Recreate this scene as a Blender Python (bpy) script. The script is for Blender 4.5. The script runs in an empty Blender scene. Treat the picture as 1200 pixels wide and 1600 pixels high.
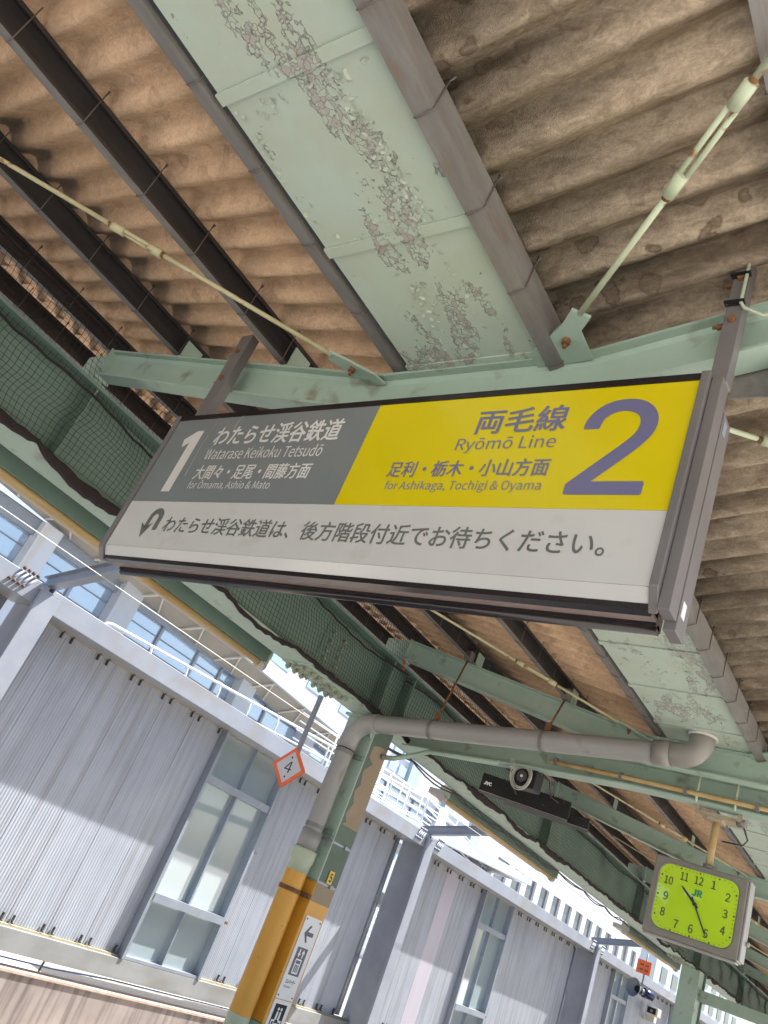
import bpy, bmesh, math, random
from mathutils import Vector, Matrix
random.seed(7)
R = math.radians
S = bpy.context.scene
C = S.collection

# ------------------------------------------------------------------ camera
cam_d = bpy.data.cameras.new("camera")
cam = bpy.data.objects.new("camera", cam_d); C.objects.link(cam)
yaw, pitch, roll = -0.75154893, 0.45165219, 0.41197963
fw = Vector((math.sin(yaw)*math.cos(pitch), math.cos(yaw)*math.cos(pitch), math.sin(pitch)))
rt = fw.cross(Vector((0, 0, 1))).normalized(); up = rt.cross(fw)
r2 = math.cos(roll)*rt + math.sin(roll)*up; u2 = -math.sin(roll)*rt + math.cos(roll)*up
m = Matrix((r2, u2, -fw)).transposed().to_4x4()
cam.matrix_world = m
cam_d.sensor_fit = 'VERTICAL'; cam_d.sensor_height = 36.0
cam_d.lens = 1250/1600*36.0
cam_d.clip_start = 0.05; cam_d.clip_end = 2000
S.camera = cam

# ------------------------------------------------------------------ world, sun, exposure
SUN = Vector((1.0, 1.9, 3.95)).normalized()
w = bpy.data.worlds.new("World"); S.world = w; w.use_nodes = True
nt = w.node_tree; nt.nodes.clear()
sky = nt.nodes.new('ShaderNodeTexSky'); sky.sky_type = 'NISHITA'; sky.sun_disc = False
sky.sun_elevation = math.asin(SUN.z); sky.sun_rotation = math.atan2(SUN.x, SUN.y)
sky.dust_density = 2.2; sky.air_density = 1.0; sky.ozone_density = 1.0
bg = nt.nodes.new('ShaderNodeBackground'); bg.inputs[1].default_value = 0.085
wo = nt.nodes.new('ShaderNodeOutputWorld')
nt.links.new(sky.outputs[0], bg.inputs[0]); nt.links.new(bg.outputs[0], wo.inputs[0])
sl = bpy.data.lights.new("sun", 'SUN'); sl.energy = 5.0; sl.angle = R(0.5); sl.color = (1.0, 0.965, 0.91)
so = bpy.data.objects.new("sun", sl); C.objects.link(so)
so.rotation_euler = SUN.to_track_quat('Z', 'Y').to_euler()
S.view_settings.view_transform = 'Standard'; S.view_settings.look = 'None'
S.view_settings.gamma = 1.0; S.view_settings.use_curve_mapping = False
S.view_settings.exposure = 1.68

# ------------------------------------------------------------------ materials
def mat(name, c1, c2=None, scale=4.0, rough=0.6, metal=0.0, bump=0.0, bscale=80.0, stretch=(1, 1, 1),
        c3=None, s3=25.0, t3=(0.58, 0.66), spec=0.5, detail=6.0):
    """two-tone noise paint with an optional third tone of small stains; world position keeps repeats different"""
    M = bpy.data.materials.new(name); M.use_nodes = True
    t = M.node_tree; N = t.nodes; Lk = t.links
    b = N['Principled BSDF']
    b.inputs['Roughness'].default_value = rough; b.inputs['Metallic'].default_value = metal
    b.inputs['Specular IOR Level'].default_value = spec
    if c2 is None:
        c2 = tuple(v*0.82 for v in c1)
    geo = N.new('ShaderNodeNewGeometry')
    mp = N.new('ShaderNodeMapping'); mp.inputs['Scale'].default_value = stretch
    Lk.new(geo.outputs['Position'], mp.inputs['Vector'])
    nz = N.new('ShaderNodeTexNoise'); nz.inputs['Scale'].default_value = scale; nz.inputs['Detail'].default_value = detail
    nz.inputs['Roughness'].default_value = 0.65
    Lk.new(mp.outputs[0], nz.inputs['Vector'])
    cr = N.new('ShaderNodeValToRGB'); cr.color_ramp.elements[0].position = 0.32; cr.color_ramp.elements[1].position = 0.68
    cr.color_ramp.elements[0].color = (*c2, 1); cr.color_ramp.elements[1].color = (*c1, 1)
    Lk.new(nz.outputs['Fac'], cr.inputs[0])
    col = cr.outputs[0]
    if c3 is not None:
        n3 = N.new('ShaderNodeTexNoise'); n3.inputs['Scale'].default_value = s3; n3.inputs['Detail'].default_value = 5
        Lk.new(mp.outputs[0], n3.inputs['Vector'])
        r3 = N.new('ShaderNodeValToRGB'); r3.color_ramp.elements[0].position = t3[0]; r3.color_ramp.elements[1].position = t3[1]
        Lk.new(n3.outputs['Fac'], r3.inputs[0])
        mx = N.new('ShaderNodeMixRGB'); Lk.new(r3.outputs[0], mx.inputs[0]); Lk.new(col, mx.inputs[1]); mx.inputs[2].default_value = (*c3, 1)
        col = mx.outputs[0]
    Lk.new(col, b.inputs['Base Color'])
    if bump > 0:
        nb = N.new('ShaderNodeTexNoise'); nb.inputs['Scale'].default_value = bscale; nb.inputs['Detail'].default_value = 4
        Lk.new(mp.outputs[0], nb.inputs['Vector'])
        bp = N.new('ShaderNodeBump'); bp.inputs['Strength'].default_value = bump; bp.inputs['Distance'].default_value = 0.01
        Lk.new(nb.outputs['Fac'], bp.inputs['Height']); Lk.new(bp.outputs[0], b.inputs['Normal'])
    M['col'] = col.node.name
    return M

def slate_mat(name, c1, c2, blot, mould_shade, mott=0.72):
    M = mat(name, c1, c2, scale=2.2, rough=0.92, bump=0.5, bscale=220, stretch=(1, 1.3, 1), spec=0.2)
    t = M.node_tree; N = t.nodes; Lk = t.links; b = N['Principled BSDF']
    geo = N.new('ShaderNodeNewGeometry')
    base = N[M['col']].outputs[0]
    # round lime blooms: rings and discs about a hand wide
    nw = N.new('ShaderNodeTexNoise'); nw.inputs['Scale'].default_value = 9; nw.inputs['Detail'].default_value = 4
    Lk.new(geo.outputs['Position'], nw.inputs['Vector'])
    ad = N.new('ShaderNodeMixRGB'); ad.blend_type = 'LINEAR_LIGHT'; ad.inputs[0].default_value = 0.06
    Lk.new(geo.outputs['Position'], ad.inputs[1]); Lk.new(nw.outputs['Color'], ad.inputs[2])
    vo = N.new('ShaderNodeTexVoronoi'); vo.inputs['Scale'].default_value = 9.0
    Lk.new(ad.outputs[0], vo.inputs['Vector'])
    vr = N.new('ShaderNodeValToRGB')
    e = vr.color_ramp.elements
    e[0].position = 0.0; e[0].color = (0.55, 0.55, 0.55, 1); e[1].position = 0.42; e[1].color = (0, 0, 0, 1)
    x = e.new(0.24); x.color = (0.6, 0.6, 0.6, 1); x = e.new(0.31); x.color = (1, 1, 1, 1); x = e.new(0.36); x.color = (0.15, 0.15, 0.15, 1)
    Lk.new(vo.outputs['Distance'], vr.inputs[0])
    ng = N.new('ShaderNodeTexNoise'); ng.inputs['Scale'].default_value = 1.7; ng.inputs['Detail'].default_value = 3
    Lk.new(geo.outputs['Position'], ng.inputs['Vector'])
    gr = N.new('ShaderNodeValToRGB'); gr.color_ramp.elements[0].position = 0.46; gr.color_ramp.elements[1].position = 0.60
    Lk.new(ng.outputs['Fac'], gr.inputs[0])
    mu = N.new('ShaderNodeMath'); mu.operation = 'MULTIPLY'; Lk.new(vr.outputs[0], mu.inputs[0]); Lk.new(gr.outputs[0], mu.inputs[1])
    m2 = N.new('ShaderNodeMath'); m2.operation = 'MULTIPLY'; m2.inputs[1].default_value = 0.95; Lk.new(mu.outputs[0], m2.inputs[0])
    mx = N.new('ShaderNodeMixRGB'); Lk.new(m2.outputs[0], mx.inputs[0]); Lk.new(base, mx.inputs[1]); mx.inputs[2].default_value = (*blot, 1)
    # grain speckle; mouldy streaks that also paint in shade of the wave troughs
    sp = N.new('ShaderNodeTexNoise'); sp.inputs['Scale'].default_value = 95; sp.inputs['Detail'].default_value = 3
    Lk.new(geo.outputs['Position'], sp.inputs['Vector'])
    sr = N.new('ShaderNodeValToRGB'); sr.color_ramp.elements[0].position = 0.35; sr.color_ramp.elements[1].position = 0.65
    sr.color_ramp.elements[0].color = (0.86, 0.85, 0.84, 1); sr.color_ramp.elements[1].color = (1.06, 1.06, 1.06, 1)
    Lk.new(sp.outputs['Fac'], sr.inputs[0])
    ml = N.new('ShaderNodeMixRGB'); ml.blend_type = 'MULTIPLY'; ml.inputs[0].default_value = 1.0
    Lk.new(mx.outputs[0], ml.inputs[1]); Lk.new(sr.outputs[0], ml.inputs[2])
    mm = N.new('ShaderNodeMapping'); mm.inputs['Scale'].default_value = (0.9, 6.5, 1)
    Lk.new(geo.outputs['Position'], mm.inputs['Vector'])
    nm = N.new('ShaderNodeTexNoise'); nm.inputs['Scale'].default_value = 1.6; nm.inputs['Detail'].default_value = 7
    Lk.new(mm.outputs[0], nm.inputs['Vector'])
    rm = N.new('ShaderNodeValToRGB'); rm.color_ramp.elements[0].position = 0.46; rm.color_ramp.elements[1].position = 0.64
    Lk.new(nm.outputs['Fac'], rm.inputs[0])
    m4 = N.new('ShaderNodeMath'); m4.operation = 'MULTIPLY'; m4.inputs[1].default_value = 0.8; Lk.new(rm.outputs[0], m4.inputs[0])
    mo = N.new('ShaderNodeMixRGB'); Lk.new(m4.outputs[0], mo.inputs[0]); Lk.new(ml.outputs[0], mo.inputs[1]); mo.inputs[2].default_value = (*mould_shade, 1)
    # rough mottling, drawn out along the waves
    mq = N.new('ShaderNodeMapping'); mq.inputs['Scale'].default_value = (11, 26, 20)
    Lk.new(geo.outputs['Position'], mq.inputs['Vector'])
    nq = N.new('ShaderNodeTexNoise'); nq.inputs['Scale'].default_value = 1.0; nq.inputs['Detail'].default_value = 9; nq.inputs['Roughness'].default_value = 0.72
    nq.inputs['Distortion'].default_value = 0.8
    Lk.new(mq.outputs[0], nq.inputs['Vector'])
    rq = N.new('ShaderNodeValToRGB'); rq.color_ramp.elements[0].position = 0.36; rq.color_ramp.elements[1].position = 0.62
    rq.color_ramp.elements[0].color = (mott, mott*0.97, mott*0.93, 1); rq.color_ramp.elements[1].color = (1.08, 1.08, 1.08, 1)
    Lk.new(nq.outputs['Fac'], rq.inputs[0])
    mz = N.new('ShaderNodeMixRGB'); mz.blend_type = 'MULTIPLY'; mz.inputs[0].default_value = 1.0
    Lk.new(mo.outputs[0], mz.inputs[1]); Lk.new(rq.outputs[0], mz.inputs[2]); mo = mz
    # each sheet has aged differently
    oi = N.new('ShaderNodeObjectInfo'); orr = N.new('ShaderNodeValToRGB')
    orr.color_ramp.elements[0].color = (0.86, 0.85, 0.84, 1); orr.color_ramp.elements[1].color = (1.08, 1.05, 1.02, 1)
    Lk.new(oi.outputs['Random'], orr.inputs[0])
    ov = N.new('ShaderNodeMixRGB'); ov.blend_type = 'MULTIPLY'; ov.inputs[0].default_value = 1.0
    Lk.new(mo.outputs[0], ov.inputs[1]); Lk.new(orr.outputs[0], ov.inputs[2])
    Lk.new(ov.outputs[0], b.inputs['Base Color'])
    return M

def peel_mat(name, paint, paint2, primer):
    M = mat(name, paint, paint2, scale=3.0, rough=0.55, bump=0.12, bscale=35)
    t = M.node_tree; N = t.nodes; Lk = t.links; b = N['Principled BSDF']
    geo = N.new('ShaderNodeNewGeometry'); sep = N.new('ShaderNodeSeparateXYZ'); Lk.new(geo.outputs['Position'], sep.inputs[0])
    base = N[M['col']].outputs[0]
    # large zones where the coat has let go, strung along the trough
    mp = N.new('ShaderNodeMapping'); mp.inputs['Scale'].default_value = (5.0, 1.9, 4); mp.inputs['Location'].default_value = (0.35, 0.1, 0)
    Lk.new(geo.outputs['Position'], mp.inputs['Vector'])
    nz = N.new('ShaderNodeTexNoise'); nz.inputs['Scale'].default_value = 1.25; nz.inputs['Detail'].default_value = 9; nz.inputs['Roughness'].default_value = 0.62
    Lk.new(mp.outputs[0], nz.inputs['Vector'])
    # more towards the middle line of the trough
    a1 = N.new('ShaderNodeMath'); a1.operation = 'ADD'; a1.inputs[1].default_value = 1.58; Lk.new(sep.outputs[0], a1.inputs[0])
    a2 = N.new('ShaderNodeMath'); a2.operation = 'ABSOLUTE'; Lk.new(a1.outputs[0], a2.inputs[0])
    a3 = N.new('ShaderNodeMapRange'); a3.inputs[1].default_value = 0.0; a3.inputs[2].default_value = 0.30
    a3.inputs[3].default_value = 0.055; a3.inputs[4].default_value = -0.01; Lk.new(a2.outputs[0], a3.inputs[0])
    sm = N.new('ShaderNodeMath'); sm.operation = 'ADD'; Lk.new(nz.outputs['Fac'], sm.inputs[0]); Lk.new(a3.outputs[0], sm.inputs[1])
    # fine ragged edge
    nf = N.new('ShaderNodeTexVoronoi'); nf.inputs['Scale'].default_value = 55; nf.feature = 'F1'
    Lk.new(geo.outputs['Position'], nf.inputs['Vector'])
    s2 = N.new('ShaderNodeMath'); s2.operation = 'MULTIPLY_ADD'; s2.inputs[1].default_value = 0.10
    Lk.new(nf.outputs['Distance'], s2.inputs[0]); Lk.new(sm.outputs[0], s2.inputs[2])
    rp = N.new('ShaderNodeValToRGB'); e = rp.color_ramp.elements
    e[0].position = 0.640; e[0].color = (0, 0, 0, 1); e[1].position = 0.650; e[1].color = (1, 1, 1, 1)
    Lk.new(s2.outputs[0], rp.inputs[0])
    re = N.new('ShaderNodeValToRGB'); e = re.color_ramp.elements
    e[0].position = 0.628; e[0].color = (0, 0, 0, 1); e[1].position = 0.662; e[1].color = (0, 0, 0, 1)
    x = e.new(0.640); x.color = (1, 1, 1, 1); x = e.new(0.648); x.color = (1, 1, 1, 1)
    Lk.new(s2.outputs[0], re.inputs[0])
    nd = N.new('ShaderNodeTexNoise'); nd.inputs['Scale'].default_value = 40; Lk.new(geo.outputs['Position'], nd.inputs['Vector'])
    dd = N.new('ShaderNodeMixRGB'); dd.blend_type = 'LINEAR_LIGHT'; dd.inputs[0].default_value = 0.012
    Lk.new(geo.outputs['Position'], dd.inputs[1]); Lk.new(nd.outputs['Color'], dd.inputs[2])
    v1 = N.new('ShaderNodeTexVoronoi'); v1.inputs['Scale'].default_value = 40; Lk.new(dd.outputs[0], v1.inputs['Vector'])
    v2 = N.new('ShaderNodeTexVoronoi'); v2.feature = 'DISTANCE_TO_EDGE'; v2.inputs['Scale'].default_value = 40; Lk.new(dd.outputs[0], v2.inputs['Vector'])
    sc = N.new('ShaderNodeSeparateColor'); Lk.new(v1.outputs['Color'], sc.inputs[0])
    # deeper inside a zone more flakes have dropped off
    dp = N.new('ShaderNodeMapRange'); dp.inputs[1].default_value = 0.64; dp.inputs[2].default_value = 0.76; dp.inputs[3].default_value = 0.30; dp.inputs[4].default_value = 0.85
    Lk.new(s2.outputs[0], dp.inputs[0])
    lt = N.new('ShaderNodeMath'); lt.operation = 'LESS_THAN'; Lk.new(sc.outputs[0], lt.inputs[0]); Lk.new(dp.outputs[0], lt.inputs[1])
    ins = N.new('ShaderNodeMixRGB'); Lk.new(lt.outputs[0], ins.inputs[0]); Lk.new(base, ins.inputs[1]); ins.inputs[2].default_value = (*primer, 1)
    ed = N.new('ShaderNodeMath'); ed.operation = 'LESS_THAN'; ed.inputs[1].default_value = 0.05; Lk.new(v2.outputs['Distance'], ed.inputs[0])
    ek = N.new('ShaderNodeMath'); ek.operation = 'MULTIPLY'; ek.inputs[1].default_value = 0.6; Lk.new(ed.outputs[0], ek.inputs[0])
    in2 = N.new('ShaderNodeMixRGB'); Lk.new(ek.outputs[0], in2.inputs[0]); Lk.new(ins.outputs[0], in2.inputs[1]); in2.inputs[2].default_value = (0.17, 0.17, 0.14, 1)
    mx = N.new('ShaderNodeMixRGB'); Lk.new(rp.outputs[0], mx.inputs[0]); Lk.new(base, mx.inputs[1]); Lk.new(in2.outputs[0], mx.inputs[2])
    me = N.new('ShaderNodeMath'); me.operation = 'MULTIPLY'; me.inputs[1].default_value = 0.4; Lk.new(re.outputs[0], me.inputs[0])
    m3 = N.new('ShaderNodeMixRGB'); Lk.new(me.outputs[0], m3.inputs[0]); Lk.new(mx.outputs[0], m3.inputs[1]); m3.inputs[2].default_value = (0.12, 0.12, 0.10, 1)
    Lk.new(m3.outputs[0], b.inputs['Base Color'])
    hm = N.new('ShaderNodeMath'); hm.operation = 'MULTIPLY'; Lk.new(rp.outputs[0], hm.inputs[0]); Lk.new(sc.outputs[1], hm.inputs[1])
    bp = N.new('ShaderNodeBump'); bp.inputs['Strength'].default_value = 0.9; bp.inputs['Distance'].default_value = 0.006
    Lk.new(hm.outputs[0], bp.inputs['Height']); Lk.new(bp.outputs[0], b.inputs['Normal'])
    return M

def streak_mat(name, c1, c2, c3, sy=9.0, sz=0.35, rough=0.5, metal=0.0):
    """rain streaks running down a vertical face"""
    M = mat(name, c1, c2, scale=1.6, rough=rough, metal=metal, stretch=(1, 0.6, 0.6))
    t = M.node_tree; N = t.nodes; Lk = t.links; b = N['Principled BSDF']
    geo = N.new('ShaderNodeNewGeometry'); mp = N.new('ShaderNodeMapping'); mp.inputs['Scale'].default_value = (sy, sy, sz)
    Lk.new(geo.outputs['Position'], mp.inputs['Vector'])
    nz = N.new('ShaderNodeTexNoise'); nz.inputs['Scale'].default_value = 1.5; nz.inputs['Detail'].default_value = 8
    Lk.new(mp.outputs[0], nz.inputs['Vector'])
    r = N.new('ShaderNodeValToRGB'); r.color_ramp.elements[0].position = 0.45; r.color_ramp.elements[1].position = 0.75
    Lk.new(nz.outputs['Fac'], r.inputs[0])
    k = N.new('ShaderNodeMath'); k.operation = 'MULTIPLY'; k.inputs[1].default_value = 0.75; Lk.new(r.outputs[0], k.inputs[0])
    mx = N.new('ShaderNodeMixRGB'); Lk.new(k.outputs[0], mx.inputs[0]); Lk.new(N[M['col']].outputs[0], mx.inputs[1]); mx.inputs[2].default_value = (*c3, 1)
    Lk.new(mx.outputs[0], b.inputs['Base Color'])
    return M

def glass_mat(name, tint, refl, see, dk=0.35):
    M = bpy.data.materials.new(name); M.use_nodes = True; t = M.node_tree; N = t.nodes; N.clear(); Lk = t.links
    o = N.new('ShaderNodeOutputMaterial'); g = N.new('ShaderNodeBsdfGlossy'); g.inputs['Roughness'].default_value = 0.03
    g.inputs['Color'].default_value = (0.9, 0.97, 1, 1)
    tr = N.new('ShaderNodeBsdfTransparent'); tr.inputs[0].default_value = (*tint, 1)
    df = N.new('ShaderNodeBsdfDiffuse'); df.inputs[0].default_value = (tint[0]*dk, tint[1]*dk, tint[2]*dk, 1)
    m1 = N.new('ShaderNodeMixShader'); m1.inputs[0].default_value = see; Lk.new(df.outputs[0], m1.inputs[1]); Lk.new(tr.outputs[0], m1.inputs[2])
    fr = N.new('ShaderNodeFresnel'); fr.inputs[0].default_value = 1.5
    ad = N.new('ShaderNodeMath'); ad.operation = 'ADD'; ad.inputs[1].default_value = refl; ad.use_clamp = True; Lk.new(fr.outputs[0], ad.inputs[0])
    m2 = N.new('ShaderNodeMixShader'); Lk.new(ad.outputs[0], m2.inputs[0]); Lk.new(m1.outputs[0], m2.inputs[1]); Lk.new(g.outputs[0], m2.inputs[2])
    Lk.new(m2.outputs[0], o.inputs[0])
    return M

MINT = (0.36, 0.47, 0.39); MINT2 = (0.30, 0.405, 0.33)
K = {}
K['mint'] = mat('mint_paint', MINT, MINT2, scale=2.5, rough=0.5, bump=0.08, bscale=30, c3=(0.20, 0.19, 0.13), s3=7, t3=(0.60, 0.76))
K['gutter'] = peel_mat('peeling_mint_paint', (0.425, 0.525, 0.45), (0.405, 0.455, 0.365), (0.37, 0.36, 0.325))
K['flake'] = mat('paint_flake', (0.52, 0.60, 0.50), (0.34, 0.36, 0.30), scale=30, rough=0.7)
K['shaded_mint'] = mat('shaded_mint_paint', (0.105, 0.15, 0.115), (0.085, 0.12, 0.095), scale=4, rough=0.6, bump=0.1, bscale=30)  # column green darkened: shade of the side turned from the light, put into colour
K['girder'] = mat('dull_green_paint', (0.155, 0.23, 0.185), (0.115, 0.18, 0.145), scale=2, rough=0.55, bump=0.05, bscale=20)
K['bolt'] = mat('painted_bolt', (0.34, 0.40, 0.30), (0.22, 0.24, 0.17), scale=40, rough=0.6)
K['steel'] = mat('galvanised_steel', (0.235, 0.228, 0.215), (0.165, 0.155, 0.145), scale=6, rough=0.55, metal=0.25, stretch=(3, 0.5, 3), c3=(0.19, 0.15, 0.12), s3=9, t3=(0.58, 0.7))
K['shaded_steel'] = mat('shaded_channel_steel', (0.055, 0.05, 0.05), (0.03, 0.027, 0.027), scale=5, rough=0.55, metal=0.2, stretch=(3, 0.5, 3))  # purlin steel darkened: shade inside the open channels put into the colour
K['wire'] = mat('dark_wire', (0.05, 0.045, 0.04), None, rough=0.6)
K['hook'] = mat('old_hook_steel', (0.13, 0.11, 0.10), None, rough=0.6)
K['slateL'] = slate_mat('lit_brown_slate', (0.80, 0.58, 0.39), (0.70, 0.50, 0.335), (0.54, 0.375, 0.25), (0.62, 0.435, 0.285), 0.84)  # left slope: stronger light from the track side put into the colour
K['slateR'] = slate_mat('shaded_grey_brown_slate', (0.68, 0.57, 0.43), (0.50, 0.42, 0.315), (0.22, 0.165, 0.12), (0.19, 0.145, 0.10), 0.62)  # right slope: its dimmer light put into the colour, besides the stains
K['brownrust'] = mat('dull_brown_rust', (0.11, 0.06, 0.04), None, scale=20, rough=0.8)
K['rust'] = mat('rust', (0.25, 0.11, 0.04), (0.12, 0.055, 0.025), scale=30, rough=0.9)
K['rodmint'] = mat('weathered_mint_rod', (0.46, 0.53, 0.38), (0.40, 0.45, 0.30), scale=10, rough=0.55, c3=(0.27, 0.13, 0.04), s3=13, t3=(0.60, 0.66))
K['rodcream'] = mat('cream_rod', (0.52, 0.50, 0.30), (0.42, 0.38, 0.22), scale=10, rough=0.55, c3=(0.24, 0.13, 0.05), s3=13, t3=(0.60, 0.66))
K['frame'] = mat('brown_grey_frame', (0.165, 0.155, 0.152), (0.14, 0.13, 0.128), scale=4, rough=0.35, spec=0.6)
K['rail'] = mat('black_rail', (0.018, 0.014, 0.016), None, rough=0.25)
K['strip'] = mat('pinkish_strip', (0.30, 0.23, 0.21), (0.24, 0.18, 0.165), scale=8, rough=0.5)
K['sgrey'] = mat('sign_grey', (0.192, 0.212, 0.215), (0.172, 0.19, 0.193), scale=1.5, rough=0.16, spec=0.7)
K['syel'] = mat('sign_yellow', (0.66, 0.54, 0.004), (0.61, 0.495, 0.004), scale=1.5, rough=0.16, spec=0.7)
K['swhite'] = mat('sign_white', (0.57, 0.57, 0.55), (0.52, 0.52, 0.50), scale=1.5, rough=0.16, spec=0.7, c3=(0.44, 0.42, 0.38), s3=6, t3=(0.60, 0.80))
K['tw'] = mat('print_white', (0.68, 0.67, 0.64), None, scale=2, rough=0.3)
K['tb'] = mat('print_slate_blue', (0.155, 0.15, 0.27), (0.15, 0.145, 0.26), scale=2, rough=0.3)
K['tg'] = mat('print_dark_grey', (0.145, 0.155, 0.145), None, scale=2, rough=0.3)
K['net'] = mat('black_net', (0.012, 0.010, 0.010), (0.02, 0.016, 0.015), rough=0.9)
K['netrope'] = mat('bundled_net', (0.035, 0.022, 0.022), (0.018, 0.012, 0.012), scale=60, rough=0.95, bump=1.0, bscale=120)
K['cream'] = mat('yellowed_pipe', (0.52, 0.40, 0.20), (0.42, 0.27, 0.09), scale=3, rough=0.5, stretch=(4, 0.7, 4))
K['cover'] = mat('dusty_beige_cover', (0.50, 0.46, 0.42), (0.42, 0.38, 0.34), scale=3, rough=0.5)
K['pvc'] = mat('grey_pvc', (0.32, 0.32, 0.31), (0.27, 0.27, 0.26), scale=2.5, rough=0.42, stretch=(0.7, 3, 0.7), c3=(0.23, 0.18, 0.13), s3=5, t3=(0.62, 0.74))
K['pvc2'] = mat('taupe_pvc', (0.25, 0.235, 0.215), (0.22, 0.205, 0.185), scale=4, rough=0.4)
K['pvcg'] = mat('pale_green_sleeve', (0.44, 0.50, 0.37), (0.40, 0.45, 0.33), scale=8, rough=0.6, bump=0.3, bscale=40)
K['orange'] = mat('orange_paint', (0.66, 0.33, 0.035), (0.60, 0.29, 0.03), scale=2.5, rough=0.38, c3=(0.30, 0.16, 0.04), s3=20, t3=(0.70, 0.76))
K['tan'] = mat('tan_paint', (0.30, 0.235, 0.16), (0.26, 0.20, 0.135), scale=5, rough=0.6, bump=0.2, bscale=30)
K['white'] = mat('white_enamel', (0.74, 0.76, 0.79), (0.69, 0.71, 0.74), scale=3, rough=0.4)
K['offwhite'] = mat('cream_white', (0.62, 0.61, 0.56), None, scale=6, rough=0.5)
K['navy'] = mat('navy_print', (0.015, 0.025, 0.085), None, rough=0.3)
K['black'] = mat('matt_black', (0.009, 0.009, 0.010), (0.016, 0.016, 0.016), scale=18, rough=0.55, spec=0.3, c3=(0.10, 0.095, 0.09), s3=50, t3=(0.66, 0.72))
K['plastic'] = mat('pale_plastic', (0.55, 0.53, 0.47), None, rough=0.4)
K['lime'] = mat('lime_clock_face', (0.52, 0.78, 0.03), (0.47, 0.72, 0.025), scale=3, rough=0.04, spec=1.0)
K['digit'] = mat('grey_green_digits', (0.10, 0.12, 0.06), None, rough=0.3)
K['clockcase'] = mat('grey_clock_case', (0.24, 0.23, 0.20), (0.20, 0.19, 0.165), scale=8, rough=0.45)
K['clockrim'] = mat('grey_clock_edge', (0.36, 0.35, 0.33), None, rough=0.4)
K['teal'] = mat('teal_print', (0.02, 0.30, 0.16), None, rough=0.3)
K['purple'] = mat('dark_hand', (0.05, 0.035, 0.09), None, rough=0.25)
K['signorange'] = mat('vermilion', (0.80, 0.15, 0.035), (0.74, 0.13, 0.03), scale=6, rough=0.4)
K['paleface'] = mat('pale_lilac_face', (0.60, 0.58, 0.62), None, rough=0.35)
K['yellow5'] = mat('yellow_plaque', (0.70, 0.48, 0.02), None, rough=0.35)
K['clad'] = streak_mat('grey_cladding', (0.42, 0.455, 0.52), (0.33, 0.365, 0.43), (0.25, 0.25, 0.265), sy=7, sz=0.35, rough=0.42, metal=0.15)
K['clad2'] = streak_mat('newer_cladding', (0.52, 0.50, 0.57), (0.49, 0.47, 0.55), (0.44, 0.42, 0.47), sy=12, sz=0.3, rough=0.4, metal=0.1)
K['wallbeam'] = streak_mat('pale_wall_beam', (0.30, 0.325, 0.375), (0.235, 0.26, 0.31), (0.25, 0.23, 0.20), sy=1.2, sz=2.0, rough=0.45)
K['sillbeam'] = streak_mat('sill_beam', (0.27, 0.28, 0.285), (0.21, 0.22, 0.225), (0.17, 0.16, 0.135), sy=1.0, sz=2.0, rough=0.5)
K['post'] = mat('white_post', (0.30, 0.325, 0.375), (0.24, 0.265, 0.32), scale=2, rough=0.45)
K['bluegrey'] = mat('blue_grey_steel', (0.25, 0.28, 0.33), (0.21, 0.235, 0.28), scale=3, rough=0.45)
K['ledge'] = mat('ochre_ledge', (0.42, 0.36, 0.25), (0.30, 0.25, 0.17), scale=10, rough=0.7)
K['coping'] = mat('worn_coping', (0.50, 0.40, 0.33), (0.36, 0.26, 0.20), scale=12, rough=0.9)
K['alu'] = mat('window_aluminium', (0.30, 0.335, 0.39), (0.25, 0.28, 0.335), scale=4, rough=0.4, metal=0.3)
K['pane'] = glass_mat('wall_glass', (0.78, 0.93, 0.98), 0.10, 0.60, 1.0)
K['bglass'] = glass_mat('blue_glass', (0.42, 0.58, 0.80), 0.30, 0.05, 0.72)
K['dglass'] = glass_mat('dark_glass', (0.30, 0.32, 0.37), 0.02, 0.02, 0.30)
K['concrete'] = streak_mat('stained_concrete', (0.33, 0.285, 0.265), (0.22, 0.185, 0.17), (0.06, 0.047, 0.042), sy=7, sz=0.55, rough=0.9)
K['pavement'] = mat('platform_concrete', (0.50, 0.48, 0.45), (0.44, 0.42, 0.40), scale=1, rough=0.85, bump=0.2)
K['ballast'] = mat('ballast', (0.55, 0.50, 0.44), (0.40, 0.36, 0.31), scale=14, rough=0.95, bump=0.8, bscale=30)
K['bwhite'] = mat('building_white', (0.50, 0.535, 0.59), (0.44, 0.475, 0.53), scale=0.8, rough=0.6)
K['soffit'] = mat('beige_soffit', (0.32, 0.305, 0.265), (0.265, 0.25, 0.22), scale=1.2, rough=0.7)
K['bpanel'] = mat('pale_blue_panel', (0.34, 0.42, 0.50), (0.30, 0.38, 0.46), scale=1, rough=0.5)
K['ruststreak'] = streak_mat('rust_streaked_white', (0.62, 0.66, 0.72), (0.58, 0.61, 0.66), (0.52, 0.36, 0.14), sy=2.6, sz=0.10, rough=0.5)
K['leaf'] = mat('weed_leaf', (0.10, 0.16, 0.03), (0.06, 0.11, 0.02), scale=30, rough=0.6)
K['blue'] = mat('blue_pipe', (0.12, 0.25, 0.55), None, rough=0.4)

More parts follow.
